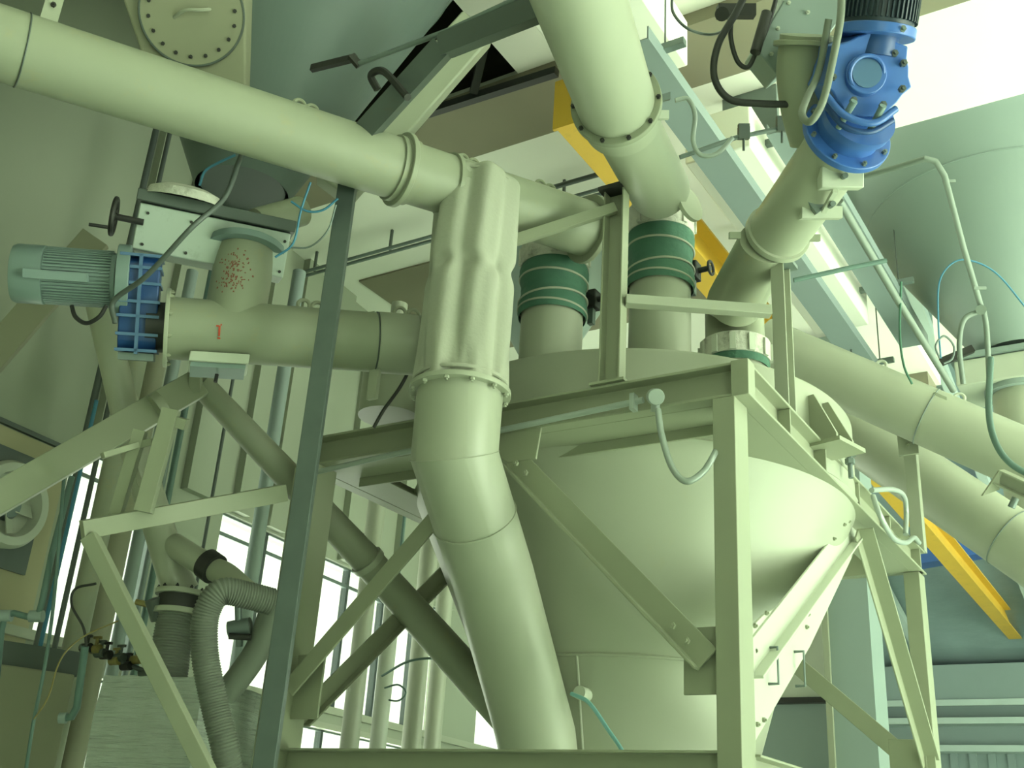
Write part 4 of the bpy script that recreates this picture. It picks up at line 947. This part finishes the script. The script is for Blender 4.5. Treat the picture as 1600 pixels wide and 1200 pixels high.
# wrapped box
wc = P(240, 1140, 4.75)
yawb = math.radians(18); bx_, by_ = V((math.cos(yawb), math.sin(yawb), 0)), V((-math.sin(yawb), math.cos(yawb), 0))
zt = P(250, 1048, 4.7).z
t = thing('wrapped_crate', 'box-shaped load wrapped in shiny stretch film at the lower left', 'crate', V((wc.x, wc.y, 0)))
lf = P(160, 1060, 4.95); rt_ = P(322, 1045, 4.80)
dxx = V((rt_.x - lf.x, rt_.y - lf.y, 0)); L2 = dxx.length; dxx.normalize(); dyy = V((-dxx.y, dxx.x, 0))
b = B(); c = V(((lf.x + rt_.x) / 2, (lf.y + rt_.y) / 2, zt / 2)) + dyy * .25
box(b, c, dxx, dyy, Z, L2, .5, zt); bmesh.ops.subdivide_edges(b, edges=b.edges[:], cuts=12, use_grid_fill=True)
random.seed(5)
for v in b.verts: v.co += V((random.uniform(-1, 1), random.uniform(-1, 1), random.uniform(-.6, .6))) * .006
part(t, 'film', b, film)
b = B(); box(b, c - Z * (zt / 2) + Z * .06, dxx, dyy, Z, L2 - .02, .48, .1); part(t, 'pallet', b, concd)

# vertical services in front of the windows
def vertical(x, y, d, r, zlo, zhi, m, label, name='vertical_pipe', cat='pipe', group=None):
    q = P(x, y, d); b = B(); cyl(b, (q.x, q.y, zlo), (q.x, q.y, zhi), r, seg=24)
    return single(name, b, m, label, cat, V((q.x, q.y, zlo)), group)
vertical(118, 1000, 5.9, .062, 0, 4.55, paint2, 'thick pale pipe standing left of the wrapped crate')
vertical(158, 960, 6.3, .075, 0, 4.4, silob, 'thick green-grey pipe between the first two left windows')
vertical(213, 860, 6.8, .04, 0, 5.2, silo, 'slim grey pipe rising behind the twin truss uprights')
vertical(393, 900, 7.4, .05, 0, 5.6, silo, 'grey pipe just left of the tall galvanised post')
vertical(560, 1040, 7.6, .065, 0, 5.6, paint, 'pale pipe right of the left frame column before the bright windows')
vertical(597, 1100, 7.2, .055, 0, 3.3, paintw, 'short pale pipe with a valve before the bright windows')
vertical(652, 1060, 8.6, .075, 0, 5.8, paint, 'pale pipe in front of the windows, left of a matching pair')
vertical(684, 1060, 8.4, .065, 0, 5.8, paint, 'pale pipe close left of the big downpipe before the windows')
vertical(88, 900, 6.2, .012, 0, 4.0, cblue, 'thin blue vertical conduit before the leftmost window', 'thin_conduit', 'conduit')
vertical(235, 850, 7.3, .02, 0, 4.3, steel, 'thin dark vertical conduit left of the downspout', 'thin_conduit', 'conduit')
vertical(606, 1060, 8.0, .014, 0, 4.2, teal, 'thin teal vertical conduit right of the short pale pipe', 'thin_conduit', 'conduit')
vertical(150, 610, 6.9, .022, 0, 6.2, darksteel, 'dark conduit on the wall above the leftmost window', 'thin_conduit', 'conduit')
vertical(173, 620, 6.9, .016, 0, 6.2, darksteel, 'second dark conduit on the wall right of the first', 'thin_conduit', 'conduit')
vertical(285, 660, 7.2, .022, 2.0, 6.2, teal, 'dark blue conduit on the wall right of the truss uprights', 'thin_conduit', 'conduit')
vertical(345, 700, 7.4, .012, 2.0, 6.2, darksteel, 'thin dark conduit on the wall left of the tall galvanised post', 'thin_conduit', 'conduit')
# teal bent pipe, far left
t = thing('bent_pipe', 'grey-green pipe with two elbows at the lower left edge', 'pipe', P(5, 1000, 5.0))
b = B(); tube(b, [P(-5, 1060, 5.0), P(2, 985, 5.0), P(8, 962, 5.0), P(22, 958, 5.0), P(48, 965, 5.0), P(60, 960, 5.0), P(66, 940, 5.0), P(80, 870, 5.1), P(112, 745, 5.3)], .015, 14); part(t, 'tube', b, teal)
for q in (P(8, 962, 5.0), P(57, 963, 5.0)):
    b = B(); cyl(b, q - RT * .03, q + RT * .03, .027, seg=16); part(t, 'elbow', b, silo)
t = thing('bent_pipe', 'teal pipe with a bottom elbow in front of the thick pale pipe', 'pipe', P(130, 1030, 4.9))
b = B(); tube(b, [P(133, 1010, 4.9), P(126, 1060, 4.9), P(120, 1105, 4.9), P(112, 1120, 4.9), P(98, 1122, 4.9)], .017, 14); part(t, 'tube', b, teal)
b = B(); cyl(b, P(93, 1122, 4.9), P(104, 1122, 4.9), .024, seg=16); part(t, 'elbow', b, silo)
cable('thin_hose', [P(100, 745, 5.2), P(85, 930, 5.0), P(70, 1040, 4.9), P(52, 1130, 4.8), P(38, 1220, 4.8)], .008, teal, 'thin teal hose hanging at the lower left', 'hose')
cable('thin_hose', [P(52, 1125, 4.8), P(75, 1090, 4.8), P(95, 1030, 4.8), P(130, 995, 4.85), P(185, 970, 4.9)], .0035, brass, 'thin yellow hose curving up behind the bracket truss', 'hose')
cable('thin_cable', [P(135, 1010, 4.9), P(130, 980, 4.9), P(112, 945, 4.95), P(118, 920, 5.0), P(150, 912, 5.0)], .006, iron, 'thin dark cable loop over the thick pale pipe')
# machine cabinet lower left
t = thing('machine_cabinet', 'large grey machine casing at the bottom left corner', 'machine', V((P(30, 1100, 5.5).x, P(30, 1100, 5.5).y, 0)))
lf = P(-120, 1030, 5.2); rt_ = P(120, 1045, 5.6); dxx = V((rt_.x - lf.x, rt_.y - lf.y, 0)); L2 = dxx.length; dxx.normalize(); dyy = V((-dxx.y, dxx.x, 0)); zt = (lf.z + rt_.z) / 2
b = B(); box(b, V(((lf.x + rt_.x) / 2, (lf.y + rt_.y) / 2, zt / 2)) + dyy * .3, dxx, dyy, Z, L2, .6, zt); part(t, 'casing', b, silob, bev=.01)
b = B(); box(b, V(((lf.x + rt_.x) / 2, (lf.y + rt_.y) / 2, zt + .06)) + dyy * .2 + dxx * .1, dxx, dyy, Z, L2 * .8, .3, .12); part(t, 'top_rail', b, darksteel)
# valve cluster
t = thing('valve_cluster', 'cluster of small dark valves and brass fittings behind the wrapped crate', 'valves', P(185, 1030, 5.3))
random.seed(11)
for k in range(9):
    c = P(135 + k * 11 + random.uniform(-4, 4), 1012 + k * 4 + random.uniform(-10, 8), 5.3)
    b = B(); cyl(b, c - X * .03, c + X * .03, .022, seg=10); cyl(b, c, c + Z * .05, .009, seg=8); box(b, c + Z * .055, X, Y, Z, .05, .014, .012); part(t, 'valve', b, (iron, brass, darksteel)[k % 3])
b = B(); tube(b, [P(125, 1010, 5.3), P(235, 1052, 5.3)], .012, 10); part(t, 'manifold', b, darksteel)
t = thing('actuator', 'dark pneumatic actuator on the butterfly valve of the downspout', 'actuator', P(246, 945, 5.1))
b = B(); cyl(b, P(240, 935, 5.1), P(250, 968, 5.1), .042, seg=20); part(t, 'cylinder', b, darksteel, bev=.005)
b = B(); tube(b, spline([P(250, 965, 5.1), P(268, 985, 5.1), P(282, 1005, 5.1), P(276, 1035, 5.1), P(265, 1048, 5.1)]), .012, 8); part(t, 'hose', b, iron)
b = B(); tube(b, [P(212, 940, 5.1), P(232, 945, 5.1)], .014, 8); part(t, 'fitting', b, brass)
# pump head beside hose arch
t = thing('filter_valve', 'small steel valve assembly inside the hose arch', 'valve', P(372, 985, 4.9))
b = B(); cyl(b, P(358, 985, 4.9), P(392, 978, 4.9), .04, seg=18); part(t, 'body', b, steel)
b = B(); cyl(b, P(372, 945, 4.9), P(374, 1010, 4.9), .016, seg=12); part(t, 'stem', b, steel)
b = B(); cyl(b, P(358, 994, 4.85), P(392, 996, 4.85), .014, seg=12); part(t, 'tee', b, iron)
# ceiling-left cables near gate
cable('thin_cable', [P(312, 290, 4.9), P(320, 268, 4.9), P(340, 255, 4.9), P(368, 242, 4.9)], .006, cblue, 'thin blue cable curving up beside the slide gate housing')
cable('thin_cable', [P(485, 285, 4.6), P(470, 330, 4.6), P(458, 380, 4.6), P(430, 402, 4.6)], .005, cblue, 'thin blue cable hanging left of the tall galvanised post')
cable('thin_cable', [P(528, 310, 4.6), P(505, 328, 4.6), P(480, 330, 4.6), P(455, 315, 4.6)], .005, cblue, 'short dark blue cable sagging to the tall galvanised post')
cable('thin_cable', [P(525, 320, 4.6), P(512, 360, 4.6), P(485, 385, 4.6), P(455, 387, 4.6)], .004, steel, 'thin grey cable sagging left of the tall galvanised post')
b = B(); cyl(b, P(400, 350, 4.9), P(470, 330, 5.1), .07, seg=24); single('short_duct', b, paint2, 'short pale pipe stub right of the slide gate housing', 'pipe', P(400, 350, 4.9))
cable('thin_cable', [P(584, 668, 4.95), P(600, 640, 4.95), P(625, 605, 4.95), P(640, 575, 4.95), P(643, 555, 4.9)], .008, iron, 'black cable slanting behind the canvas sleeve foot')
b = B(); c = P(608, 655, 5.6); cyl(b, V((c.x, c.y, 3.64)), V((c.x, c.y, 4.12)), .16, seg=40); single('rear_duct', b, paint, 'pale round duct behind the front beam left of the downpipe', 'duct', V((c.x, c.y, 3.64)))
cable('thin_cable', [P(597, 1056, 7.16), P(640, 1033, 7.0), P(690, 1030, 7.0), P(735, 1048, 7.0)], .008, teal, 'thin cable arching before the bright windows left of the downpipe')
cable('thin_cable', [P(601, 1075, 7.19), P(622, 1070, 7.15), P(634, 1082, 7.12), P(622, 1095, 7.15), P(600, 1092, 7.2)], .006, teal, 'small teal cable loop before the bright windows')

GROUPS = {'pipe_support_post': 'conveyor support posts on the frame', 'flexible_sleeve': 'green sleeves on the vessel inlets', 'screw_conveyor': 'cream screw conveyors',
          'vertical_pipe': 'vertical pipes in front of the windows', 'thin_conduit': 'thin vertical conduits on the left', 'silo_hopper': 'silo cones under the ceiling',
          'slide_gate': 'slide gates under the silos', 'gear_motor': 'gear motors', 'cable_tray': 'grey cable trays', 'ceiling_duct': 'white boxed ducts', 'hand_valve': 'valves beside the green sleeves',
          'thin_cable': 'thin cables', 'flexible_conduit': 'flexible conduits', 'black_hose': 'black hoses at the top', 'bent_pipe': 'bent pipes at the lower left', 'thin_hose': 'thin hoses', 'wall_panel': 'partition panels at the rear'}
for o in bpy.data.objects:
    n = o.name.split('.')[0]
    if o.parent is None and 'label' in o and n in GROUPS and 'group' not in o: o['group'] = GROUPS[n]
